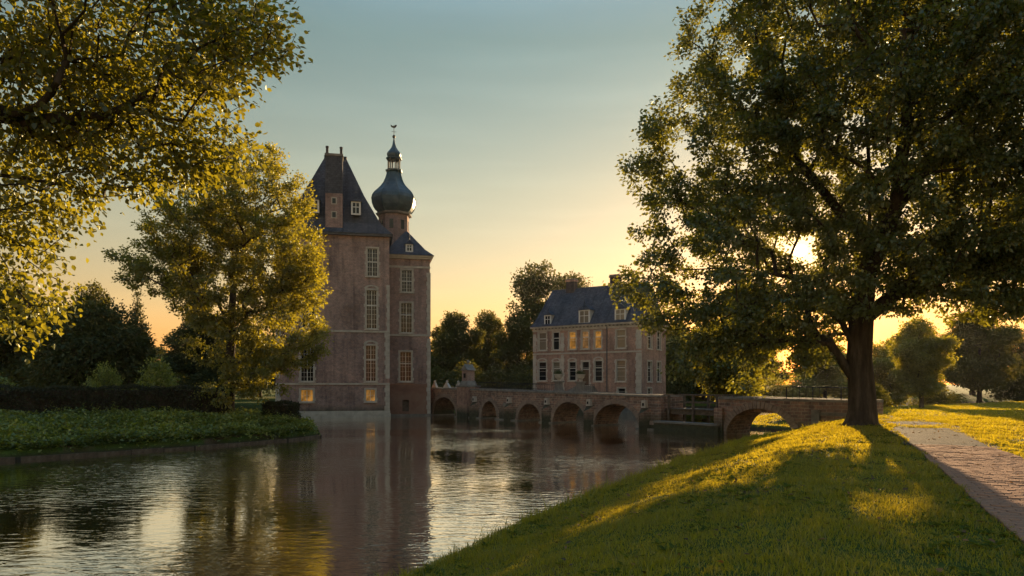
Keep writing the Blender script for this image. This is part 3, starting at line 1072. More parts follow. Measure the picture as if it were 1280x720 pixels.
# right flank wall with two windows
mb = MB()
side_w = [(1.7, 3.1, 3.47, 5.9), (1.75, 3.05, 2.03, 2.86), (4.4, 5.7, 3.47, 5.9), (1.7, 3.1, 7.2, 9.4), (4.4, 5.7, 7.2, 9.4)]
wall_holes(mb, 0, HD, -.8, HE, [opening(*a) for a in side_w], 0, .2)
o = mb.build('flank_wall', M['brick_house'], house)
o.location = (HW, 0, 0)
o.rotation_euler = (0, 0, R(90))
for a in side_w:
    window(house, *a, cols=1, rows=2 if a[3] < 3 else 4, transom=0 if a[3] < 3 else .66, sw=.14, loc=(HW, 0, 0), rz=R(90))
# door with fanlight
d = window(house, *DOOR, cols=1, rows=4, transom=.68, glass='glass', sw=.17, name='door_surround')
MB().box(.2, 1.05, .07, .1, .02, 1.86).build('door', M['door'], d)
for k in range(2):
    MB().box(.27 + k * .39, .59 + k * .39, .055, .075, .25, 1.7).build('door_panel', M['door'], d)
def hbox(name, x0, x1, y0, y1, z0, z1, mat='stone'):
    return MB().box(x0, x1, y0, y1, z0, z1).build(name, M[mat], house)
hbox('string_course', -.05, HW + .05, -.06, .1, 6.72, 6.9)
hbox('frieze', -.06, HW + .06, -.07, HD + .06, 9.5, 9.74)
hbox('cornice', -.28, HW + .28, -.3, HD + .28, 9.9, 10.08)
for k in range(30):                                    # brackets under the cornice
    x = .15 + k * (HW - .4) / 29
    hbox('bracket', x, x + .14, -.24, -.05, 9.745, 9.9)
hbox('cornice_bed', -.05, HW + .05, -.06, HD + .05, 9.741, 9.898, 'stone_grey')
hbox('plinth', -.08, HW + .08, -.1, .1, -.8, 1.55, 'stone_grey')
for x0 in (0.0, 3.88, HW - .55):
    for k in range(19):
        z = 1.56 + k * .425
        if z + .41 > 9.5 or (z < 6.9 and z + .41 > 6.72): continue
        w2 = .0 if k % 2 else .09
        hbox('quoin', x0 - (0 if x0 == 0 else w2) + (-.035 if x0 == 0 else 0), x0 + (.4 if x0 < 10 else .585) + (w2 if x0 < 10 else 0), -.04, .15, z, z + .415)
mb = MB().tube([(9.95, -.1, 2.3), (9.95, -.1, 9.7)], .055, 8)
mb.build('downpipe', M['lead'], house)
# roof
mb = MB()
roof_loops(mb, [rect(-.34, HW + .34, -.36, HD + .34, 10.085), rect(-.02, HW + .02, .15, HD - .15, 10.6), rect(.55, HW - .55, HD / 2 - .06, HD / 2 + .06, 14.85)])
hroof = mb.build('roof', M['slate'], house)
MB().tube([(.5, HD / 2, 14.87), (HW - .5, HD / 2, 14.87)], .09, 8).build('ridge', M['lead'], hroof)
for x in (3.3, 9.25):
    ch = MB().box(x - .55, x + .55, HD / 2 - .45, HD / 2 + .45, 13.6, 16.0).build('chimney', M['brick_dark'], house)
    MB().box(x - .64, x + .64, HD / 2 - .54, HD / 2 + .54, 15.75, 15.95).build('chimney_band', M['brick_house'], ch)
    MB().box(x - .6, x + .6, HD / 2 - .5, HD / 2 + .5, 16.0, 16.1).build('chimney_cap', M['stone_grey'], ch)
dormer(house, 1.62, 2.5, 10.25, 11.45, -.02, 1.3, cheek='stone', peak=.6)
dormer(house, 6.4, 7.75, 10.2, 11.75, -.12, 1.7, 'glass_pale', cheek='stone', peak=.5)
dormer(house, 10.95, 12.2, 10.25, 11.6, -.02, 1.6, 'glass_pale', cheek='stone', peak=.5)
# terrace before the door with steps and railing
ter = MB().box(-2.5, 10.2, -3.4, -.11, -.8, 2.15).build('terrace', M['bridge'], house)
MB().box(-2.6, 10.3, -3.5, -.105, 2.153, 2.28).build('terrace_edge', M['stone_grey'], ter)
for k in range(5):
    MB().box(6.0 - .12 * (4 - k), 8.35 + .12 * (4 - k), -.12 - .3 * (5 - k), -.112, 2.283 + k * .145 - (.0 if k else 0), 2.283 + (k + 1) * .145 - .002).build('step', M['stone_grey'], ter)
rl = MB()
for k in range(53):
    x = -2.4 + k * .24
    if 6.0 < x < 8.3: continue
    rl.tube([(x, -3.3, 2.28), (x, -3.3, 3.12)], .014, 4)
rl.tube([(-2.4, -3.3, 3.12), (5.9, -3.3, 3.12)], .028, 6)
rl.tube([(8.4, -3.3, 3.12), (10.1, -3.3, 3.12)], .028, 6)
rl.build('railing', M['iron'], ter)

# ------------------------------------------------------------------ the bridge
BR = math.atan2(-22.0, 17.6)
BC, BS = math.cos(BR), math.sin(BR)
def b2w(s, y):
    return (-8.2 + BC * s - BS * y, 70.0 + BS * s + BC * y)
def cop(s):
    return 2.83 - 0.42 * min(max(s, 0), 28) / 28 - 0.008 * max(0, s - 28)
BW = 2.6
def arch_z(s, arches):
    for c, a, top in arches:
        u = (s - c) / a
        if abs(u) < 1: return max(-.6, top * math.sqrt(1 - u * u)) if abs(u) < .9999 else 0.0
    return None
def bridge_body(mb, s0, s1, arches, top=lambda s: cop(s) - .12):
    xs = set(np.linspace(s0, s1, int((s1 - s0) / .5) + 1))
    xs = {round(float(x), 4) for x in xs}
    for c, a, t in arches:
        xs = {x for x in xs if not (c - a - .05 < x < c + a + .05)}
        for k in range(25):
            xs.add(round(c - a * math.cos(math.pi * k / 24), 4))
    xs = sorted(xs)
    for a, b in zip(xs, xs[1:]):
        m = arch_z((a + b) / 2, arches)
        za = (arch_z(a, arches) or 0.0) if m is not None else -.8
        zb = (arch_z(b, arches) or 0.0) if m is not None else -.8
        ta, tb = top(a), top(b)
        mb.face([(a, 0, za), (b, 0, zb), (b, 0, tb), (a, 0, ta)])
        mb.face([(b, BW, zb), (a, BW, za), (a, BW, ta), (b, BW, tb)])
        if m is not None:
            mb.face([(a, 0, za), (a, BW, za), (b, BW, zb), (b, 0, zb)])
        # parapets and sunken roadway
        for y0, y1 in ((0, .4), (BW - .4, BW)):
            mb.face([(a, y0, ta), (b, y0, tb), (b, y1, tb), (a, y1, ta)])
        mb.face([(a, .4, ta), (b, .4, tb), (b, .4, tb - .75), (a, .4, ta - .75)])
        mb.face([(b, BW - .4, tb), (a, BW - .4, ta), (a, BW - .4, ta - .75), (b, BW - .4, tb - .75)])
        mb.face([(a, .4, ta - .75), (b, .4, tb - .75), (b, BW - .4, tb - .75), (a, BW - .4, ta - .75)])
    for c, a, t in arches:                              # jambs below the water
        for s, d in ((c - a, 1), (c + a, -1)):
            q = [(s, 0, -.8), (s, BW, -.8), (s, BW, 0), (s, 0, 0)]
            mb.face(q if d < 0 else q[::-1])
    for s, f in ((s0, 1), (s1, -1)):
        q = [(s, 0, -.8), (s, 0, top(s)), (s, BW, top(s)), (s, BW, -.8)]
        mb.face(q if f > 0 else q[::-1])

def voussoirs(parent, c, a, top, depth=.34):
    n = max(9, int(2.4 * (a + top) / .32) // 2 * 2 + 1)
    for k in range(n):
        a0, a1 = math.pi * (k + .06) / n, math.pi * (k + .94) / n
        dd = depth * random.uniform(.85, 1.15)
        pr = -.05 - random.uniform(0, .03)
        mb = MB()
        q = lambda t, e: (c - (a + e) * math.cos(t), (top + e) * math.sin(t))
        A, B, C2, D = q(a0, -.02), q(a1, -.02), q(a1, dd), q(a0, dd)
        front = [(p[0], pr, p[1]) for p in (A, D, C2, B)][::-1]
        front = [(A[0], pr, A[1]), (B[0], pr, B[1]), (C2[0], pr, C2[1]), (D[0], pr, D[1])]
        back = [(p[0], .12, p[2]) for p in front]
        mb.face(front[::-1])
        for i in range(4):
            j = (i + 1) % 4
            mb.face([front[i], front[j], back[j], back[i]])
        mb.build('arch_stone', M['voussoir'], parent)

def copings(parent, s0, s1, y0, y1, step=.85):
    n = int((s1 - s0) / step)
    for k in range(n):
        a, b = s0 + (s1 - s0) * k / n + .012, s0 + (s1 - s0) * (k + 1) / n - .012
        j = random.uniform(-.012, .012)
        mb = MB()
        z0, z1 = cop(a) - .118, cop(b) - .118
        P = [(a, y0, z0), (b, y0, z1), (b, y1, z1), (a, y1, z0)]
        Q = [(x, y, z + .15 + j) for x, y, z in P]
        mb.face(Q)
        mb.face(P[::-1])
        for i in range(4):
            i2 = (i + 1) % 4
            mb.face([P[i], P[i2], Q[i2], Q[i]])
        mb.build('coping_stone', M['stone_grey'], parent)

bridge = empty('stone_bridge', (-8.2, 70.0, 0), BR, 'long weathered stone bridge with five arches reaching the castle', 'bridge')
ARCH = [(2.3, 2.2, 1.9), (9.8, 1.2, 1.67), (15.5, 1.55, 1.55), (20.4, 1.95, 1.8), (25.35, 2.2, 1.76)]
mb = MB()
bridge_body(mb, -.6, 29.5, ARCH)
mb.build('wall', M['bridge'], bridge)
for a in ARCH: voussoirs(bridge, *a)
copings(bridge, -.5, 4.9, -.06, .46)
copings(bridge, 6.8, 29.5, -.06, .46)
copings(bridge, -.5, 29.5, BW - .46, BW + .06, 1.5)
for s in (7.7, 12.9, 17.9, 22.75, 28.2):               # cutwater piers with a pale stone block above
    mb = MB()
    h = 1.55
    a, b, t = (s - .42, 0.02), (s + .42, 0.02), (s, -.75)
    for p, q in ((a, t), (t, b)):
        mb.face([(*p, -.8), (*q, -.8), (*q, h - .45 if q == t else h), (*p, h - .45 if p == t else h)])
    mb.face([(*a, h), (*t, h - .45), (*b, h)])
    pier = mb.build('pier', M['bridge'], bridge)
    MB().frustum(s, -.12, h - .02, h + .5, .2, .2, .16, .16).build('pier_block', M['stone'], pier)
    MB().box(s - .07, s + .07, -.34, -.2, h + .12, h + .32).build('dark_hole_box', M['iron'], pier)  # dark box standing in for the shaded hole in the block
for k in range(len(ARCH) + 1):                         # worn footing ledges between the arches at the waterline
    a = -.5 if k == 0 else ARCH[k - 1][0] + ARCH[k - 1][1]
    b = 29.4 if k == len(ARCH) else ARCH[k][0] - ARCH[k][1]
    MB().box(a - .12, b + .12, -.22, .06, -.8, .10).build('footing', M['stone_grey'], bridge)
    MB().box(a - .10, a + .02 if k else a + .05, .06, BW + .1, -.8, .09).build('footing', M['stone_grey'], bridge)
    MB().box(b - .02, b + .10, .06, BW + .1, -.8, .09).build('footing', M['stone_grey'], bridge)
# random stones standing proud of the face
for k in range(120):
    s, z = random.uniform(7, 29.2), random.uniform(.2, 2.2)
    if any(abs(s - c) < a + .5 and z < t + .55 for c, a, t in ARCH) or any(abs(s - q) < .6 for q in (7.7, 12.9, 17.9, 22.75, 28.2)) or z > cop(s) - .45: continue
    w, h = random.uniform(.18, .34), random.uniform(.1, .17)
    MB().frustum(s, -.02, z - h, z + h, w, .06, w * .9, .05).build('face_stone', M['voussoir' if random.random() < .6 else 'stone_grey'], bridge)
# gate pier with a little gabled aedicule
gp = MB().box(5.05, 6.75, -.35, 1.1, -.8, 2.9).build('gate_pier', M['brick_house'], bridge)
MB().box(4.95, 6.85, -.45, 1.2, 2.9, 3.06).build('pier_ledge', M['stone_grey'], gp)
MB().frustum(5.9, .38, 3.063, 3.5, .68, .6, .5, .48).build('pedestal', M['stone_grey'], gp)
MB().box(5.44, 6.36, -.02, .8, 3.5, 4.5).build('aedicule', M['brick'], gp)
MB().box(5.74, 6.06, -.06, 0, 3.8, 4.22).build('niche', M['iron'], gp)
mb = MB()
for y0, y1 in ((-.1, .88),):
    A, B, C2 = (5.3, 4.5), (6.5, 4.5), (5.9, 5.1)
    mb.face([(A[0], y0, A[1]), (B[0], y0, B[1]), (C2[0], y0, C2[1])])
    mb.face([(B[0], y1, B[1]), (A[0], y1, A[1]), (C2[0], y1, C2[1])])
    for p, q in ((A, C2), (C2, B), (B, A)):
        mb.face([(p[0], y0, p[1]), (q[0], y0, q[1]), (q[0], y1, q[1]), (p[0], y1, p[1])])
mb.build('pediment', M['stone_grey'], gp)
MB().lathe(5.9, .38, [(.14, 5.0), (.08, 5.15), (.15, 5.3), (.12, 5.42), (.03, 5.52)], 10).build('finial', M['stone_grey'], gp)
for s, w in ((2.5, .55), (.25, .4), (4.5, .4)):        # scrolled parapet crests
    mb = MB()
    z = cop(s) + .03
    mb.frustum(s, .2, z, z + .28, w, .13, w * .6, .12).frustum(s, .2, z + .28, z + .5, w * .55, .12, w * .18, .1)
    mb.lathe(s, .2, [(.06, z + .48), (.13, z + .58), (.1, z + .68), (.02, z + .75)], 8)
    mb.build('parapet_crest', M['stone'], bridge)
rl = MB()
s = 7.4
while s < 17.5:
    z = cop(s) + .03
    rl.tube([(s, .2, z), (s, .2, z + .62)], .016, 4)
    s += .2
rl.tube([(7.4, .2, cop(7.4) + .65), (17.4, .2, cop(17.4) + .65)], .026, 6)
rl.tube([(7.4, .2, cop(7.4) + .2), (17.4, .2, cop(17.4) + .2)], .018, 5)
rl.build('railing', M['iron'], bridge)

def urn(name, s, y, label):
    x, yy = b2w(s, y)
    z = cop(s) + .03
    t = empty(name, (x, yy, z), BR, label, 'urn', 'urns on the bridge parapet')
    MB().frustum(0, 0, 0, .12, .34, .34, .32, .32).frustum(0, 0, .12, .72, .26, .26, .24, .24).frustum(0, 0, .72, .84, .32, .32, .34, .34).build('pedestal', M['stone_grey'], t)
    MB().lathe(0, 0, [(.16, .84), (.1, .92), (.14, 1.0), (.32, 1.16), (.36, 1.34), (.42, 1.38), (.42, 1.44)], 12).build('bowl', M['stone'], t)
    r = np.random.default_rng(int(s * 10))
    n = 420
    P = np.stack([r.normal(0, .16, n), r.normal(0, .16, n), 1.45 + np.abs(r.normal(0, .13, n))], 1)
    D = unit(r.normal(size=(n, 3)) + [0, 0, .5])
    V, F, k = leaf_arrays(P, D, unit(r.normal(size=(n, 3))), r.uniform(.07, .13, n), r.uniform(.04, .07, n))
    link('plant', np_mesh('plant', V, F, M['dark_leaf'], False, np.repeat(r.random(n), k)), t)
urn('stone_urn', 16.55, BW - .2, 'planted stone urn on the far parapet beside the manor corner')
urn('stone_urn', 19.2, BW - .2, 'planted stone urn on the far parapet near the manor door')

# timber span
span = empty('timber_footbridge', b2w(29.5, 0) + (0,), BR, 'low timber span with handrails between the two stone bridge sections', 'footbridge')
for k in range(18):
    MB().box(.02 + k * .25, .255 + k * .25, .5, BW - .5, 1.45 + random.uniform(-.008, .008), 1.53).build('plank', M['wood'], span)
for y in (.7, BW - .7):
    MB().box(-.1, 4.7, y - .12, y + .12, 1.14, 1.448).build('beam', M['wood'], span)
for y in (.45, BW - .45):
    for x in (.35, 2.35, 4.2):
        MB().box(x - .07, x + .07, y - .07, y + .07, -.8, 2.42).build('post', M['wood'], span)
    MB().box(-.1, 4.7, y - .05, y + .05, 2.423, 2.5).build('handrail', M['wood'], span)
    MB().box(-.1, 4.7, y - .03, y + .03, 1.92, 2.0).build('rail', M['wood'], span)
MB().box(-.2, 4.9, -.5, .2, -.8, .55).build('landing_sill', M['bridge'], span)
MB().box(-.2, 4.9, -.58, .26, .553, .68).build('sill_cap', M['stone_grey'], span)

bridge2 = empty('stone_bridge', (-8.2, 70.0, 0), BR, 'short stone bridge of one round arch beside the big oak trunk', 'bridge')
ARCH2 = [(36.95, 2.25, 1.74)]
mb = MB()
bridge_body(mb, 34.1, 43.0, ARCH2)
mb.build('wall', M['bridge'], bridge2)
voussoirs(bridge2, *ARCH2[0], .4)
copings(bridge2, 34.1, 43.0, -.06, .46)
copings(bridge2, 34.1, 43.0, BW - .46, BW + .06, 1.5)
MB().box(33.95, 34.55, -.25, .3, -.8, 1.7).build('pier', M['bridge'], bridge2)
MB().box(40.3, 40.75, -.18, .2, -.8, 1.75).build('buttress', M['stone_grey'], bridge2)
MB().box(40.76, 42.9, -.1, .05, 1.45, 1.62).build('string_course', M['stone_grey'], bridge2)
rl = MB()
for k in range(11):
    s = 38.6 + k * .4
    big = k % 4 == 0
    z = cop(s) + .03
    rl.tube([(s, .2, z), (s, .2, z + .68)], .03 if big else .012, 5)
rl.tube([(38.6, .2, cop(38.6) + .71), (42.6, .2, cop(42.6) + .71)], .03, 6)
rl.build('railing', M['iron'], bridge2)

# ------------------------------------------------------------------ path
PU = Vector((.434, .901, 0)).normalized()
PN = Vector((PU.y, -PU.x, 0))
P0 = Vector((5.1, 6.8, 0))
PWID = 1.8
def ribbon(name, pts, width, mat, lift, sub=6):
    c = [Vector((x, y, 0)) for x, y in pts]
    V, F = [], []
    fine = []
    for i in range(len(c) - 1):
        for k in range(8):
            t = k / 8
            p0, p1, p2, p3 = c[max(i - 1, 0)], c[i], c[i + 1], c[min(i + 2, len(c) - 1)]
            fine.append(.5 * ((2 * p1) + (p2 - p0) * t + (2 * p0 - 5 * p1 + 4 * p2 - p3) * t * t + (3 * p1 - p0 - 3 * p2 + p3) * t ** 3))
    fine.append(c[-1])
    for i, p in enumerate(fine):
        d = (fine[min(i + 1, len(fine) - 1)] - fine[max(i - 1, 0)]).normalized()
        nrm = Vector((d.y, -d.x, 0))
        for k in range(sub + 1):
            q = p + nrm * width * (k / sub - .5)
            V.append((q.x, q.y, q.z))
    V = np.array(V)
    V[:, 2] = ground_z(V[:, 0], V[:, 1]) + lift
    n = sub + 1
    for i in range(len(fine) - 1):
        for k in range(sub):
            F.append((i * n + k, i * n + k + 1, (i + 1) * n + k + 1, (i + 1) * n + k))
    return link(name, np_mesh(name, V, np.array(F)[:, ::-1], mat, True))
cl = lambda s: (P0.x + PU.x * s + PN.x * PWID / 2, P0.y + PU.y * s + PN.y * PWID / 2)
PEND = 12.1
path = tag(ribbon('path', [cl(-9), cl(-6), cl(-3), cl(0), cl(3), cl(6), cl(9), cl(PEND)], PWID, M['sand'], .022), 'brick paved footpath running along the lawn', 'path', kind='structure')
tag(ribbon('driveway', [cl(PEND), cl(15), cl(18), (15.9, 26.4), (17.2, 30.5), (18.0, 34), (18.6, 36.9)], 2.1, M['asphalt'], .03),
    'dark asphalt stretch of path curving past the oak to the bridge', 'path', kind='structure')
# pavers: across the path in running bond
pav = []
cw, ch = .225, .118
k = 0
s = -7.0
while s < PEND - .06:
    off = -(cw / 2) * (k % 2)
    x = off
    while x < PWID:
        a, b = max(x, 0), min(x + cw, PWID)
        if b - a > .06: pav.append((s, a, b))
        x += cw
    s += ch
    k += 1
pav_w = []
for s, a, b in pav:
    c = P0 + PU * (s + ch / 2) + PN * ((a + b) / 2)
    pav_w.append((c.x, c.y, s, a, b))
PZ = ground_z(np.array([p[0] for p in pav_w]), np.array([p[1] for p in pav_w]))
def paver_mesh(w):
    hw, hh, t, bv = w / 2 - .005, ch / 2 - .005, .03, .007
    mb = MB()
    mb.frustum(0, 0, -.02, t - bv, hw, hh, hw, hh)
    mb.f.pop(-2)
    mb.sm.pop(-2)
    top0 = rect(-hw, hw, -hh, hh, t - bv)
    top1 = rect(-hw + bv, hw - bv, -hh + bv, hh - bv, t)
    for i in range(4):
        j = (i + 1) % 4
        mb.face([top0[i], top0[j], top1[j], top1[i]])
    mb.face(top1)
    return mb
pcache = {}
order = sorted(range(len(pav_w)), key=lambda i: (not (pav_w[i][1] > 5.5 and pav_w[i][0] / pav_w[i][1] < .76), pav_w[i][1]))
prz = math.atan2(PN.y, PN.x)
rest_v, rest_f = [], []
for q, i in enumerate(order):
    x, y, s, a, b = pav_w[i]
    w = round(b - a, 3)
    if w not in pcache:
        m0 = paver_mesh(w)
        pcache[w] = (m0.mesh('paver', M['paver']), m0)
    rot = Matrix.Rotation(prz + random.uniform(-.02, .02), 4, 'Z') @ Matrix.Rotation(random.uniform(-.025, .025), 4, 'X') @ Matrix.Rotation(random.uniform(-.02, .02), 4, 'Y')
    T = Matrix.Translation((x, y, PZ[i] + .012 + random.uniform(-.006, .006))) @ rot
    if q < 300:
        o = link('paver', pcache[w][0], path)
        o.matrix_local = T
    else:
        m0 = pcache[w][1]
        base = len(rest_v)
        rest_v.extend(tuple(T @ Vector(v)) for v in m0.v)
        rest_f.extend(tuple(base + j for j in f) for f in m0.f)
me = bpy.data.meshes.new('pavers_beyond')
me.from_pydata(rest_v, [], rest_f)
me.materials.append(M['paver'])
tag(link('paving', me, path), kind='stuff')

# ------------------------------------------------------------------ the big oak
OX, OY = 13.8, 27.0
OZ = gz1(OX, OY)
oak_l = [(8.3, 27, 8.2, 3.9, 4.5, 3.0), (8.6, 27.5, 12.5, 3.9, 4.5, 3.0), (10.7, 27, 16.5, 4.2, 5, 3.5), (12.5, 26, 20, 5, 6, 4),
         (9.4, 27.5, 5.6, 3.0, 3, 1.6), (7.4, 26.6, 4.3, 1.3, 1.2, 1.7), (8.7, 26.4, 3.7, 1.1, 1.0, 1.0), (10.5, 27.0, 4.6, 2.0, 1.5, 1.1), (12.5, 31, 6.0, 3, 3, 2), (15, 25, 12, 6, 6, 5),
         (19.5, 26, 9.8, 4.5, 6, 3.3), (20, 27, 14.5, 5, 6, 4.5), (17, 22, 14.5, 5, 4.5, 5), (14, 34, 10.5, 6, 4.5, 4.5), (12, 21.5, 15, 4.2, 4, 4),
         (23.5, 24, 11, 4, 5, 3), (18, 25, 20, 6, 6, 4), (5.6, 27, 7.0, 1.5, 2, 1.6), (18.6, 26, 7.3, 3.4, 4, 1.7), (22.5, 25, 8.0, 3.5, 4, 2.0), (14.2, 25.2, 7.4, 2.6, 2.5, 1.8), (16.6, 25, 6.7, 2.3, 2.4, 1.3), (19.6, 24.6, 6.5, 3, 3, 1.3), (23, 24, 6.9, 3, 3, 1.4), (12.0, 25.4, 6.6, 2, 2, 1.2)]
oak_l = [(a - OX, b - OY, c - OZ, d, e, f) for a, b, c, d, e, f in oak_l]
oak_trunk = [(0, 0, -.3), (.03, 0, .15), (.06, 0, .55), (.04, 0, 1.3), (-.04, .05, 2.6), (.06, .1, 4.1), (.24, .1, 5.5), (.3, 0, 7.0), (.3, -.1, 8.6), (.2, -.2, 10.5), (.1, -.2, 12.5), (0, -.2, 15)]
sun_line = np.array(SUN)
def sun_gap(P, wide=0.0):                                        # crown cut away along the camera-to-sun line so the disc shows
    Q = P + np.array([OX, OY, OZ]) - np.array([0, 0, 3.2])
    t = Q @ sun_line
    d = np.linalg.norm(Q - t[:, None] * sun_line, axis=1)
    return d > wide + .33 + .05 * np.sin(P[:, 1] * 3.0)
oak = make_tree('oak_tree', (OX, OY, OZ), oak_trunk, oak_l, 3400, 54, .195, .165, .64, .49, .011, 'oak_leaf', seed=11, keep=sun_gap, alpha=.24, step=.55, sag=.07, limbs=[
    (4, [(-.8, 0, 4.1), (-1.9, -.1, 5.0), (-3.2, -.2, 5.1), (-4.6, -.2, 4.7), (-5.8, 0, 4.0)]), (3, [(-1.1, .2, 3.2), (-2.6, .4, 3.4), (-4.2, .5, 3.2)]),
    (5, [(-1.5, .3, 5.7), (-3.2, .4, 6.0), (-5.2, .5, 6.3), (-7.2, .5, 6.2)]), (5, [(1.5, -.3, 5.4), (3.6, -.6, 6.4), (6.2, -.8, 6.8)]),
    (7, [(-1.3, 0, 9), (-2.9, .1, 11), (-4.6, .2, 12.6)]), (7, [(1.8, .2, 9), (3.6, 0, 11.5), (5, 0, 14)]), (6, [(.2, -2, 7.8), (-.5, -4, 10.5), (-1.2, -5, 13)])])
tag(oak, 'huge spreading oak with thick dark trunk on the lawn beside the path', 'tree')

# ------------------------------------------------------------------ golden tree on the island bank
GX0, GY0 = -17.4, 42.0
GZ0 = gz1(GX0, GY0)
gl = [(-16, 42, 14.6, 3.5, 3.5, 3.4), (-14.6, 42, 11, 3, 3.5, 3.2), (-14.1, 42, 6.8, 2.6, 3, 3), (-15.5, 41.6, 4.2, 2.0, 2.5, 2), (-12.0, 42, 5.7, .9, 1.2, 1),
      (-19.5, 42, 12.7, 3.1, 3.5, 2.5), (-21.5, 42, 10.5, 2.8, 3, 1.8), (-18, 42, 9, 3, 3.5, 2.5), (-17.5, 41, 6, 2, 2, 2), (-17.6, 40.2, 2.6, 1.7, 1, .7), (-13.0, 42, 9.5, 1.6, 2, 1.6)]
gl = [(a - GX0, b - GY0, c - GZ0, d, e, f) for a, b, c, d, e, f in gl]
gt = [(0, 0, -.3), (.0, 0, .6), (.05, 0, 1.6), (.0, 0, 3.0), (.1, .05, 4.6), (.15, 0, 6.4), (.3, 0, 8.4), (.6, 0, 10.6), (.9, 0, 13)]
gold = make_tree('plane_tree', (GX0, GY0, GZ0), gt, gl, 1300, 42, .19, .165, .65, .30, .011, 'gold_leaf', seed=23, alpha=.26, step=.5)
tag(gold, 'tree with golden backlit leaves on the island bank before the castle', 'tree')

# ------------------------------------------------------------------ beech boughs overhanging from the near bank
NX, NY = -9.6, 3.4
NZ = gz1(NX, NY)
nl = [(-4.7, 8.5, 7.75, 1.75, 1.4, .95), (-3.35, 8.5, 7.5, .7, .6, .38), (-4.75, 8.8, 6.25, .95, 1, .65), (-4.0, 9.1, 6.35, .65, .6, .42), (-6.2, 8.6, 5.7, 1.0, 1, .8),
      (-6.35, 8.8, 4.5, .5, .7, .85), (-5.9, 8.7, 6.9, 1.3, 1.2, .8), (-3.7, 8.3, 6.9, .6, .7, .3), (-6.2, 7.4, 8.8, 1.6, 1.3, .8), (-8.3, 4.6, 8.2, 1.5, 1.4, 1.0)]
nl = [(a - NX, b - NY, c - NZ, d, e, f) for a, b, c, d, e, f in nl]
nt = [(0, 0, -.3), (.02, 0, .5), (.0, .05, 1.3), (.1, .15, 2.3), (.25, .5, 3.4), (.7, 1.3, 4.3), (1.5, 2.5, 4.9), (2.5, 3.8, 5.2), (3.6, 4.9, 5.4)]
beech = make_tree('beech_tree', (NX, NY, NZ), nt, nl, 1750, 11, .12, .078, .74, .17, .0038, 'near_leaf', seed=31, oval=True, alpha=.22, step=.28, sag=.04)
tag(beech, 'beech whose leafy boughs with broad oval leaves overhang the water', 'tree')

# ------------------------------------------------------------------ trees of the park: a few kinds, each tree its own object
def proto(name, kind, seed, leaf):
    if kind == 'round':
        q = np.random.default_rng(seed * 7 + 1)
        l = [(0, 0, 6.8, 2.6, 2.6, 2.8), (.3, .4, 10.6, 1.9, 1.9, 1.9), (.2, 0, 3.6, 2.6, 2.6, 1.6)]
        for i in range(11):
            a, hh = i * 2.4 + q.uniform(-.4, .4), q.uniform(3.0, 10.2)
            d_ = q.uniform(1.9, 3.6) * (1 - .5 * max(0, (hh - 7) / 5))
            rr_ = q.uniform(1.0, 1.9)
            l.append((d_ * math.cos(a), d_ * math.sin(a), hh, rr_, rr_, rr_ * .75))
        t = [(0, 0, -.4), (0, 0, .8), (.05, 0, 2.0), (.1, .05, 3.6), (.05, 0, 5.4), (.1, 0, 7.5), (.2, .1, 9.5)]
        return make_tree(name, (0, 0, 0), t, l, 620, 26, .33, .30, .7, .28, .014, leaf, seed=seed, alpha=.3, step=.7, minr=.014)
    if kind == 'airy':
        l = [(-2.3, 0, 8.5, 1.9, 1.9, 1.3), (2.2, .4, 9.3, 1.9, 1.9, 1.4), (.2, .3, 11.8, 2.2, 2.2, 1.6), (-1.2, .6, 10.4, 1.7, 1.7, 1.2), (3.0, -.3, 7.0, 1.4, 1.4, 1.0), (-2.9, .2, 6.4, 1.3, 1.4, .9), (.6, -.8, 8, 1.8, 1.8, 1.2)]
        t = [(0, 0, -.4), (0, 0, 1.4), (.06, 0, 3.0), (.1, .05, 4.8), (.05, 0, 6.6), (.15, 0, 8.6), (.2, .1, 10.5)]
        return make_tree(name, (0, 0, 0), t, l, 330, 15, .30, .28, .66, .24, .022, leaf, seed=seed, alpha=.26, step=.6, shell=.3)
    if kind == 'cone':
        l = [(0, 0, 1.6 + k * 1.15, max(.35, 2.7 - k * .26), max(.35, 2.7 - k * .26), .75) for k in range(10)]
        t = [(0, 0, -.4)] + [(0, 0, .6 + k * 1.1) for k in range(11)]
        return make_tree(name, (0, 0, 0), t, l, 420, 20, .26, .30, .5, .2, .012, leaf, seed=seed, alpha=.2, step=.6, minr=.013, sag=-.03)
    if kind == 'willow':
        l = [(0, 0, 4.2, 3.8, 3.4, 2.6), (-2, .3, 3, 2.6, 2.6, 2.4), (2.2, 0, 2.8, 2.6, 2.6, 2.3), (.2, .2, 6.2, 2.4, 2.4, 1.7)]
        t = [(0, 0, -.4), (0, 0, .8), (.05, 0, 2.0), (.1, .05, 3.6), (.05, 0, 5.0)]
        return make_tree(name, (0, 0, 0), t, l, 460, 24, .38, .34, .42, .28, .014, leaf, seed=seed, alpha=.3, step=.7, minr=.014)
    l = [(0, 0, 1.3, 1.3, 1.2, 1.1), (-.8, .2, .9, 1.0, 1.0, .8), (.9, -.1, .9, 1.0, 1.0, .8), (.1, 0, 2.1, .7, .7, .7)]      # shrub
    t = [(0, 0, -.2), (0, 0, .2), (.02, 0, .6), (.02, 0, 1.2)]
    return make_tree(name, (0, 0, 0), t, l, 150, 18, .2, .17, .6, .06, .006, leaf, seed=seed, alpha=.4, step=.35)
protos = {}
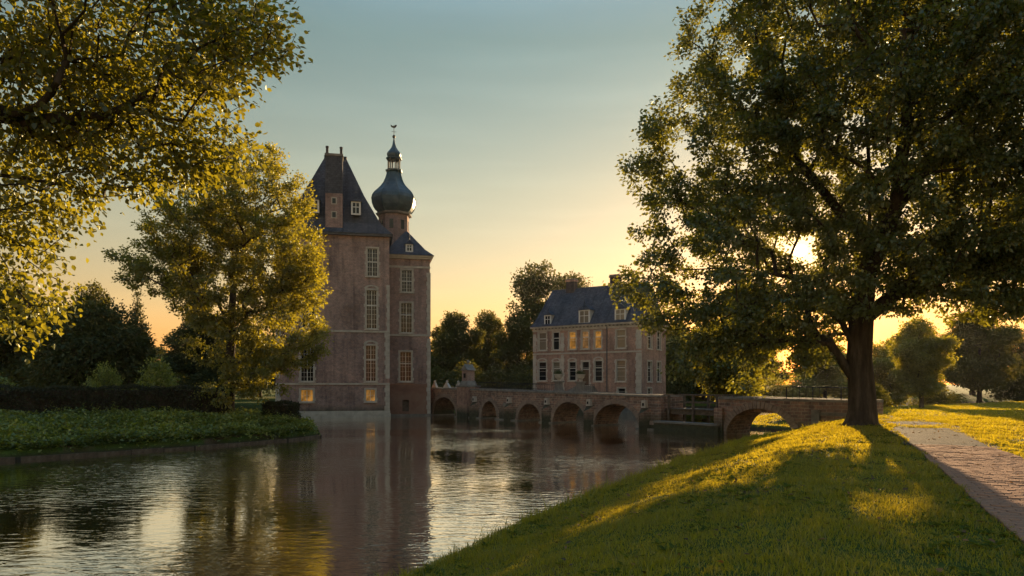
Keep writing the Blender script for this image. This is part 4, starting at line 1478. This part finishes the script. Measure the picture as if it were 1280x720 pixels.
def plant(kind, seed, leaf, x, y, h, wscale, rz, name, label, group=None, cat='tree'):
    base_h = {'round': 12.8, 'airy': 13.4, 'cone': 13.2, 'willow': 7.9, 'shrub': 2.8}[kind]
    key = (kind, seed, leaf)
    if key not in protos:
        o = protos[key] = proto(name, kind, seed, leaf)
    else:
        o = copy_tree(protos[key])
        o.name = name
    s = h / base_h
    o.location = (x, y, gz1(x, y) - .05)
    o.scale = (s * wscale, s * wscale, s)
    o.rotation_euler = (0, 0, rz)
    for k in ('label', 'category', 'group'):
        if k in o: del o[k]
    tag(o, label, cat, group)
    return o
FAR = 'park trees beyond the moat'
T = [
    # behind the hedge on the left
    ('round', 3, 'far_leaf', -44, 60, 11.0, 1.0, .4, 'round_tree', 'dark round tree at the end of the long hedge under the beech boughs'),
    ('willow', 5, 'dark_leaf', -33.5, 55, 8.6, 1.0, 1.2, 'willow_tree', 'dark drooping mound shaped tree behind the middle of the hedge'),
    ('airy', 4, 'far_leaf', -42, 68, 12.0, .8, .2, 'slender_tree', 'thin open crowned tree rising behind the dark mound tree'),
    ('cone', 6, 'dark_leaf', -39.5, 72, 12.2, .8, .8, 'conifer_tree', 'feathery conifer beside the thin open crowned tree'),
    ('airy', 4, 'far_leaf', -34.5, 76, 12.8, .75, 2.2, 'slender_tree', 'thin open crowned tree left of the golden tree against the sky'),
    ('round', 3, 'dark_leaf', -27, 62, 8.2, 1.25, 1.8, 'round_tree', 'low broad dark tree behind the golden tree and hedge'),
    ('round', 3, 'dark_leaf', -35, 84, 9.0, 1.5, 2.9, 'round_tree', 'broad dark tree farther back between the mound tree and golden tree'),
    ('round', 3, 'dark_leaf', -52, 80, 11, 1.4, 3.6, 'round_tree', 'broad dark tree in the distance behind the hedge end'),
    ('round', 3, 'dark_leaf', -66, 92, 10.5, 1.5, .6, 'round_tree', 'broad dark tree at the far end of the wood behind the hedge'),
    ('round', 8, 'dark_leaf', -58, 104, 10.0, 1.6, 1.9, 'round_tree', 'wide dark tree deep in the wood behind the conifer'),
    ('round', 3, 'dark_leaf', -46, 98, 9.6, 1.6, 2.5, 'round_tree', 'wide dark tree deep in the wood behind the mound tree'),
    ('round', 8, 'dark_leaf', -37, 100, 9.0, 1.6, 3.1, 'round_tree', 'wide dark tree in the wood left of the golden trunk'),
    ('round', 3, 'dark_leaf', -28, 92, 8.6, 1.6, 4.2, 'round_tree', 'wide dark tree in the wood between golden tree and castle'),
    # between castle and manor
    ('round', 8, 'far_leaf', -9.0, 106, 13.4, 1.0, .5, 'round_tree', 'dark green round tree beside the castle wing above the bridge'),
    ('round', 3, 'far_leaf', -3.5, 116, 14.4, .85, 2.4, 'round_tree', 'tall dark tree between the round tree and the manor'),
    ('round', 8, 'far_leaf', 1.2, 104, 13.0, .95, 3.4, 'round_tree', 'dense dark tree touching the left edge of the manor'),
    ('airy', 4, 'far_leaf', 4.2, 110, 21.5, .98, 1.1, 'tall_tree', 'tall airy tree showing above the left end of the manor roof'),
    ('airy', 9, 'far_leaf', 10.2, 116, 20.8, .95, 2.6, 'tall_tree', 'tall airy tree behind the manor roof between its chimneys'),
    ('round', 8, 'far_leaf', 17.0, 112, 19.0, .9, 4.4, 'round_tree', 'tall full tree behind the right chimney of the manor'),
    ('round', 3, 'far_leaf', -12.5, 120, 12.5, 1.2, 5.0, 'round_tree', 'dark tree half hidden behind the castle wing'),
    # behind the oak, sunlit from behind
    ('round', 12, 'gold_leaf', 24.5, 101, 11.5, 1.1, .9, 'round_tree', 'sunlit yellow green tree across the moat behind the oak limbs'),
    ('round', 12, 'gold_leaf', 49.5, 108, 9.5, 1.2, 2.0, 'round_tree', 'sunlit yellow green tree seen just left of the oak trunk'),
    ('willow', 5, 'far_leaf', 27.5, 97, 10.5, 1.2, 3.0, 'willow_tree', 'broad low tree across the moat behind the single arch'),
    ('round', 8, 'far_leaf', 52, 116, 11.0, 1.2, 1.0, 'round_tree', 'round tree across the moat hidden behind the oak trunk'),
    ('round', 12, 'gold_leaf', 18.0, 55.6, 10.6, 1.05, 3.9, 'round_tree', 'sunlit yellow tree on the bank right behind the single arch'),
    # right lawn
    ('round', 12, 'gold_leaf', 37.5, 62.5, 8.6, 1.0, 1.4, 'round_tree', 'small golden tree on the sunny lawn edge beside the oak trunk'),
    ('round', 8, 'far_leaf', 57.5, 84.0, 12.6, 1.05, .7, 'round_tree', 'dark tree on the sunny lawn right of the small golden tree'),
    ('round', 3, 'far_leaf', 82, 110, 13.5, 1.1, 2.7, 'round_tree', 'hazy round tree farthest along the sunny lawn'),
    ('round', 8, 'far_leaf', 74, 124, 13, 1.3, .2, 'round_tree', 'tree in the distance behind the sunny lawn'),
    ('round', 12, 'gold_leaf', 43.5, 79.5, 9.0, 1.2, .3, 'round_tree', 'golden tree beyond the water between oak trunk and small golden tree'),
]
U = [(-11, 97.5, 4.2), (-6.5, 98, 5.0), (-2.5, 99, 4.4), (1.5, 98.5, 4.6), (6, 101, 4.5), (20, 96.5, 4.4), (24.5, 97.5, 3.8), (29, 98, 4.6), (34, 100, 3.2), (39.5, 103, 3.2), (45, 106, 4.2), (50.5, 110, 5.0),
     (56.5, 114, 4.6), (63, 118, 5.2), (-33, 70, 4.0), (-40, 62, 3.8)]
for k, (x, y, h) in enumerate(U):
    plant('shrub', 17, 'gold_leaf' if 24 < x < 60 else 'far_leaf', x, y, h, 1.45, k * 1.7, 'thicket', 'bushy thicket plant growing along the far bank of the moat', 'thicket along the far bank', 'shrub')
for kind, seed, leaf, x, y, h, ws, rz, nm, lab in T:
    plant(kind, seed, leaf, x, y, h, ws, rz, nm, lab, FAR)
for k in range(26):                                    # the wood that closes the horizon
    a = R(-58 + k * 4.6)
    d = 175 + 22 * math.sin(k * 2.1)
    plant('round', (3, 8)[k % 2], 'far_leaf', math.sin(a) * d, math.cos(a) * d, 11.5 + 2.5 * math.sin(k * 1.7), 1.5, k * 1.3, 'distant_tree',
          'distant round tree of the dark wood on the horizon', 'trees of the wood on the horizon')
S = [('shrub', 14, 'cover_leaf', -27.8, 46.5, 3.4, .62, .3, 'shrub', 'pale green pointed shrub standing above the hedge top'),
     ('shrub', 14, 'cover_leaf', -24.4, 47.0, 3.8, .7, 1.7, 'shrub', 'larger lit green shrub above the hedge beside the golden tree'),
     ('shrub', 14, 'cover_leaf', -34.5, 45.0, 2.7, 1.3, 2.9, 'shrub', 'low bright shrub behind the end of the long hedge'),
     ('shrub', 14, 'far_leaf', 26.5, 50.5, 2.2, 1.2, .9, 'shrub', 'low shrub on the bank just right of the oak trunk'),
     ('shrub', 14, 'far_leaf', 49, 78, 3, 1.4, 2.2, 'shrub', 'low shrub between the golden tree and dark tree on the lawn'),
     ('shrub', 14, 'far_leaf', -8.6, 71.8, 2.2, .6, 2.0, 'shrub', 'little shrub in the first bridge arch against the castle wing')]
for kind, seed, leaf, x, y, h, ws, rz, nm, lab in S:
    o = plant(kind, seed, leaf, x, y, h, ws, rz, nm, lab, None, 'shrub')
    if y > 70: o.location.z = -.1

# clipped yew column beside the manor's flank
def leafy_skin(name, P, N, L, leaf, parent=None, r=rng, jitter=.06, kind=None):
    n = len(P)
    D = unit(N * .5 + r.normal(size=(n, 3)) * .8)
    l = L * r.uniform(.6, 1.3, n)
    V, F, k = leaf_arrays(P + N * r.normal(0, jitter, n)[:, None], D, unit(N + r.normal(size=(n, 3)) * .7), l, l * .55)
    return link(name, np_mesh(name, V, F, M[leaf], False, np.repeat(r.random(n), k)), parent)
yx, yy = 17.6, 71.6
yew = empty('yew_tree', (yx, yy, 0), 0, 'dark clipped columnar yew by the right flank of the manor', 'tree')
yz = gz1(yx, yy)
MB().tube([(0, 0, yz - .4), (0, 0, 2.6)], .14, 8).build('trunk', M['bark'], yew)
n = 9000
h = rng.random(n) ** .9
a = rng.random(n) * 2 * math.pi
rr = 1.15 * np.sqrt(np.clip(1 - ((h - .35) / .68) ** 2, .02, 1)) * (1 + .08 * np.sin(a * 3 + h * 9))
rin = rr * rng.uniform(.75, 1.0, n)
P = np.stack([rin * np.cos(a), rin * np.sin(a), 1.2 + h * 5.2], 1)
leafy_skin('crown', P, unit(P * [1, 1, .1] - [0, 0, .3]), .24, 'dark_leaf', yew)

# ------------------------------------------------------------------ hedges
def hedge(name, A, B, thick, h, nleaf, label, L=.11):
    a, b = Vector((*A, 0)), Vector((*B, 0))
    d = (b - a)
    ln = d.length
    rz = math.atan2(d.y, d.x)
    z = min(gz1(*A), gz1(*B)) - .25
    t = empty(name, (A[0], A[1], z), rz, label, 'hedge')
    MB().box(.12, ln - .12, -thick / 2 + .1, thick / 2 - .1, -.2, h - .1).build('branches', M['bark'], t)
    r = np.random.default_rng(len(label))
    area = np.array([ln * h, ln * thick, thick * h, thick * h, ln * h * .25])
    k = r.choice(5, nleaf, p=area / area.sum())
    u, v = r.random(nleaf), r.random(nleaf)
    P = np.zeros((nleaf, 3))
    N = np.zeros((nleaf, 3))
    for q, (f, nn) in enumerate(((lambda u, v: (u * ln, -thick / 2 + 0 * u, v * h), (0, -1, 0)), (lambda u, v: (u * ln, (v - .5) * thick, h + 0 * u), (0, 0, 1)),
                                 (lambda u, v: (0 * u, (u - .5) * thick, v * h), (-1, 0, 0)), (lambda u, v: (ln + 0 * u, (u - .5) * thick, v * h), (1, 0, 0)),
                                 (lambda u, v: (u * ln, thick / 2 + 0 * u, v * h), (0, 1, 0)))):
        m = k == q
        P[m] = np.stack(f(u[m], v[m]), 1)
        N[m] = nn
    bump = .05 * np.sin(P[:, 0] * 2.1) + .04 * np.sin(P[:, 0] * 5.3 + P[:, 2] * 4) + .03 * np.sin(P[:, 2] * 7 + P[:, 0])
    P += N * bump[:, None]
    leafy_skin('foliage', P, N, L, 'hedge_leaf', t, r, .05)
hedge('hedge', (-37, 27.9), (-17.4, 41.4), 1.3, 2.05, 48000, 'long clipped dark hedge running along the island bank')
hedge('hedge', (-15.6, 43.1), (-13.6, 43.3), 1.1, 1.75, 6000, 'short square clipped hedge block before the castle foot')

# ------------------------------------------------------------------ planting on the island bank
def scatter(n, x0, x1, y0, y1, test, r=rng):
    x = r.uniform(x0, x1, n)
    y = r.uniform(y0, y1, n)
    k = test(x, y)
    return x[k], y[k]
HA, HB = np.array((-37, 27.9)), np.array((-17.4, 41.4))
def bank(x, y):
    d = sdf(x, y, LEFT)
    e = HB - HA
    side = (x - HA[0]) * e[1] - (y - HA[1]) * e[0]      # > 0: on the water side of the hedge line
    side = side / np.linalg.norm(e)
    return (d > -.15) & (d < 9) & ((side > .5) | (x > -17.6)) & (x > -36) & (y < 46.5)
bx_, by_ = scatter(30000, -36, -11, 21, 46.5, bank)
r = np.random.default_rng(5)
n0 = len(bx_)
hh = .16 + .30 * np.clip(wob(bx_ * 1.6, by_ * 1.6) + .5, 0, 1.4) + .12 * r.random(n0)
per = 7
X = np.repeat(bx_, per) + r.normal(0, .13, n0 * per)
Y = np.repeat(by_, per) + r.normal(0, .13, n0 * per)
Hh = np.repeat(hh, per) * r.uniform(.2, 1.1, n0 * per)
Z = ground_z(X, Y) + Hh
n = len(X)
D = unit(np.stack([r.normal(size=n), r.normal(size=n), r.uniform(-.1, 1.0, n)], 1))
N = unit(np.stack([r.normal(0, .5, n), r.normal(0, .5, n), np.ones(n)], 1))
l = r.uniform(.10, .24, n)
V, F, k = leaf_arrays(np.stack([X, Y, Z], 1), D, N, l, l * r.uniform(.35, .7, n))
tone = np.clip(.5 + .45 * wob(X * .9 + 2, Y * .9) + .3 * r.normal(size=n), 0, 1)
tag(link('ground_cover', np_mesh('ground_cover', V, F, M['cover_leaf'], False, np.repeat(tone, k))), 'leafy green undergrowth covering the island bank', 'plants', kind='stuff')

# taller weeds standing out of the undergrowth
wx, wy = scatter(2600, -36, -11, 21, 46, lambda a, b: bank(a, b) & (sdf(a, b, LEFT) > .1) & (wob(a * 1.2 + 9, b * 1.2) > .22), r)
Ps, Ds, Ls = [], [], []
wz = ground_z(wx, wy)
for x_, y_, z_ in zip(wx, wy, wz):
    hgt = r.uniform(.45, 1.05)
    ln_ = r.normal(0, .12, 2)
    for i in range(13):
        t_ = (i + 1) / 13
        Ps.append((x_ + ln_[0] * t_, y_ + ln_[1] * t_, z_ + hgt * t_))
        a = i * 2.4
        Ds.append((math.cos(a), math.sin(a), .55))
        Ls.append((.20 * (1 - .6 * t_) + .04) * r.uniform(.8, 1.2))
Ps, Ds, Ls = np.array(Ps), unit(np.array(Ds)), np.array(Ls)
V, F, k = leaf_arrays(Ps, Ds, unit(r.normal(0, .3, Ps.shape) + [0, 0, 1]), Ls, Ls * .38)
tag(link('tall_weeds', np_mesh('tall_weeds', V, F, M['cover_leaf'], False, np.repeat(r.random(len(Ps)), k))), 'taller leafy weeds standing above the undergrowth on the island bank', 'plants', kind='stuff')

# timber edging along the island's waterline: boards, each a piece
edge = empty('bank_edging', (0, 0, 0), 0, 'weathered timber edging boards along the island waterline', 'edging')
sh = [(-30, 25.2), (-20.9, 28.9), (-16, 34), (-12.9, 38.3), (-11.9, 41), (-13, 44.2)]
pts = []
for (ax, ay), (bx2, by2) in zip(sh, sh[1:]):
    m = max(1, int(math.hypot(bx2 - ax, by2 - ay) / 1.4))
    for q in range(m): pts.append((ax + (bx2 - ax) * q / m, ay + (by2 - ay) * q / m))
pts.append(sh[-1])
for (ax, ay), (bx2, by2) in zip(pts, pts[1:]):
    d = Vector((bx2 - ax, by2 - ay, 0))
    ln = d.length
    d.normalize()
    nn = Vector((d.y, -d.x, 0)) * .42
    mb = MB().box(.01, ln - .01, -.035, .035, -.4, .13 + random.uniform(-.02, .02))
    o = mb.build('board', M['wood'], edge)
    o.location = (ax + nn.x, ay + nn.y, 0)
    o.rotation_euler = (0, 0, math.atan2(d.y, d.x))

# ------------------------------------------------------------------ lawn grass
def near_path(x, y):
    s = (x - P0.x) * PU.x + (y - P0.y) * PU.y
    t = (x - P0.x) * PN.x + (y - P0.y) * PN.y
    e_ = .05 + .07 * wob(x * 4.1, y * 4.1)
    on = (t > e_) & (t < PWID - e_) & (s < 20)
    on2 = (y > 23) & (np.hypot(x - 16.4, y - 27.5) < 1.3)
    return on | on2
def blades(name, n, x0, x1, y0, y1, hmin, hmax, wid, label, seed, band=None, dens=None):
    r = np.random.default_rng(seed)
    x, y = scatter(n, x0, x1, y0, y1, lambda a, b: (sdf(a, b, RIGHT) > -.12) & ~near_path(a, b) & (np.hypot(a - OX, b - OY) > .95), r)
    keep = (np.abs(x) / np.maximum(y, .1) < .80)
    if band: keep &= sdf(x, y, RIGHT) < band * (1 + .6 * wob(x * 2, y * 2))
    x, y = x[keep], y[keep]
    cl_ = .5 + .5 * np.clip(wob(x * 3.1, y * 3.1) * 1.2, -1, 1)
    worn = np.clip((wob(x * .75 + 11, y * .75 + 4) - .45) / .3, 0, 1)
    k = r.random(len(x)) > worn * .8
    x, y, cl_ = x[k], y[k], cl_[k]
    if dens:
        k = r.random(len(x)) < dens(x, y)
        x, y, cl_ = x[k], y[k], cl_[k]
    n = len(x)
    z = ground_z(x, y)
    h = r.uniform(hmin, hmax, n) * (.45 + 1.1 * cl_ ** 1.5) * np.where(r.random(n) < .03, 1.9, 1)
    a = r.random(n) * 2 * math.pi
    w = wid * r.uniform(.7, 1.3, n) * (1 + y / 14)
    lean = r.normal(0, .42, (n, 2)) * h[:, None]
    B = np.stack([x, y, z - .01], 1)
    s = np.stack([np.cos(a), np.sin(a), 0 * a], 1) * w[:, None]
    mid = B + np.stack([lean[:, 0] * .35, lean[:, 1] * .35, h * .62], 1)
    tip = B + np.stack([lean[:, 0], lean[:, 1], h], 1)
    V = np.stack([B - s, B + s, mid + s * .7, tip, mid - s * .7], 1).reshape(-1, 3)
    b = np.arange(n)[:, None] * 5
    F = np.concatenate([b + [0, 1, 2], b + [0, 2, 4], b + [4, 2, 3]])
    patch = .5 + .5 * np.clip(wob(x * .6 + 3, y * .6), -1, 1)
    rnd = np.clip(.6 * r.random(n) + .4 * patch, 0, 1)
    tag(link(name, np_mesh(name, V, F, M['grass'], False, np.repeat(rnd, 5))), label, 'grass', kind='stuff')
blades('lawn_grass', 330000, -6, 12, 4.5, 15, .035, .085, .0035, 'short lawn grass on the near bank', 41, dens=lambda x, y: np.clip(9.0 / y, .35, 1))
blades('lawn_grass', 260000, -2, 26, 15, 34, .05, .10, .0045, 'lawn grass around the oak and along the path', 42)
blades('meadow_grass', 190000, 12, 66, 30, 86, .06, .13, .007, 'sunlit meadow grass beyond the path', 43)
blades('bank_grass', 110000, -6, 14, 5, 40, .10, .30, .0035, 'longer grass fringing the top of the near bank', 44, band=.55)

# broad-leaved weeds in the turf
r = np.random.default_rng(78)
wx, wy = scatter(6500, -4, 18, 5.5, 26, lambda a, b: (sdf(a, b, RIGHT) > .3) & ~near_path(a, b) & (wob(a * 1.3 + 2, b * 1.3) > .05), r)
per = 7
n = len(wx) * per
a = np.tile(np.arange(per) * 2 * math.pi / per, len(wx)) + r.normal(0, .2, n)
D = unit(np.stack([np.cos(a), np.sin(a), r.uniform(.15, .7, n)], 1))
P = np.stack([np.repeat(wx, per), np.repeat(wy, per), np.repeat(ground_z(wx, wy), per) + .012], 1)
l = np.repeat(r.uniform(.05, .12, len(wx)), per) * r.uniform(.7, 1.2, n)
V, F, k = leaf_arrays(P, D, unit(r.normal(0, .2, (n, 3)) + [0, 0, 1]), l, l * .42, True)
tag(link('lawn_weeds', np_mesh('lawn_weeds', V, F, M['weed_leaf'], False, np.repeat(r.random(n), k))), 'low broad leaved weeds growing through the lawn', 'plants', kind='stuff')

# dry leaves dropped on the lawn under the oak
r = np.random.default_rng(77)
fx, fy = scatter(5200, -2, 22, 5.5, 32, lambda a, b: (sdf(a, b, RIGHT) > .4) & (r.random(len(a)) < .25 + .75 * np.exp(-np.hypot(a - OX, b - OY) / 9)), r)
n = len(fx)
D = unit(np.stack([r.normal(size=n), r.normal(size=n), r.normal(0, .25, n)], 1))
N = unit(np.stack([r.normal(0, .35, n), r.normal(0, .35, n), np.ones(n)], 1))
l = r.uniform(.05, .10, n)
V, F, k = leaf_arrays(np.stack([fx, fy, ground_z(fx, fy) + r.uniform(.035, .06, n)], 1), D, N, l, l * .6, True)
M['dry_leaf'] = leaf_mat('dry_fallen_leaf', (0.20, 0.12, 0.05), (0.3, 0.16, 0.03), 0.25, 0.03, 0.5)
tag(link('fallen_leaves', np_mesh('fallen_leaves', V, F, M['dry_leaf'], False, np.repeat(r.random(n), k))), 'dry brown leaves scattered over the lawn and path', 'leaves', kind='stuff')

# ------------------------------------------------------------------ evening air
hz = MB().box(-930, 930, -90, 1640, -3.0, 34.0)
hm_ = bpy.data.materials.new('evening_haze')
hm_.use_nodes = True
hm_.node_tree.nodes.clear()
ho = hm_.node_tree.nodes.new('ShaderNodeOutputMaterial')
hv = hm_.node_tree.nodes.new('ShaderNodeVolumePrincipled')
hv.inputs['Color'].default_value = (0.95, 0.93, 0.9, 1)
hv.inputs['Density'].default_value = 0.00007
hv.inputs['Anisotropy'].default_value = 0.55
hm_.node_tree.links.new(hv.outputs[0], ho.inputs['Volume'])
tag(hz.build('haze', hm_), 'thin warm evening haze over the moat and park', 'haze', kind='stuff')
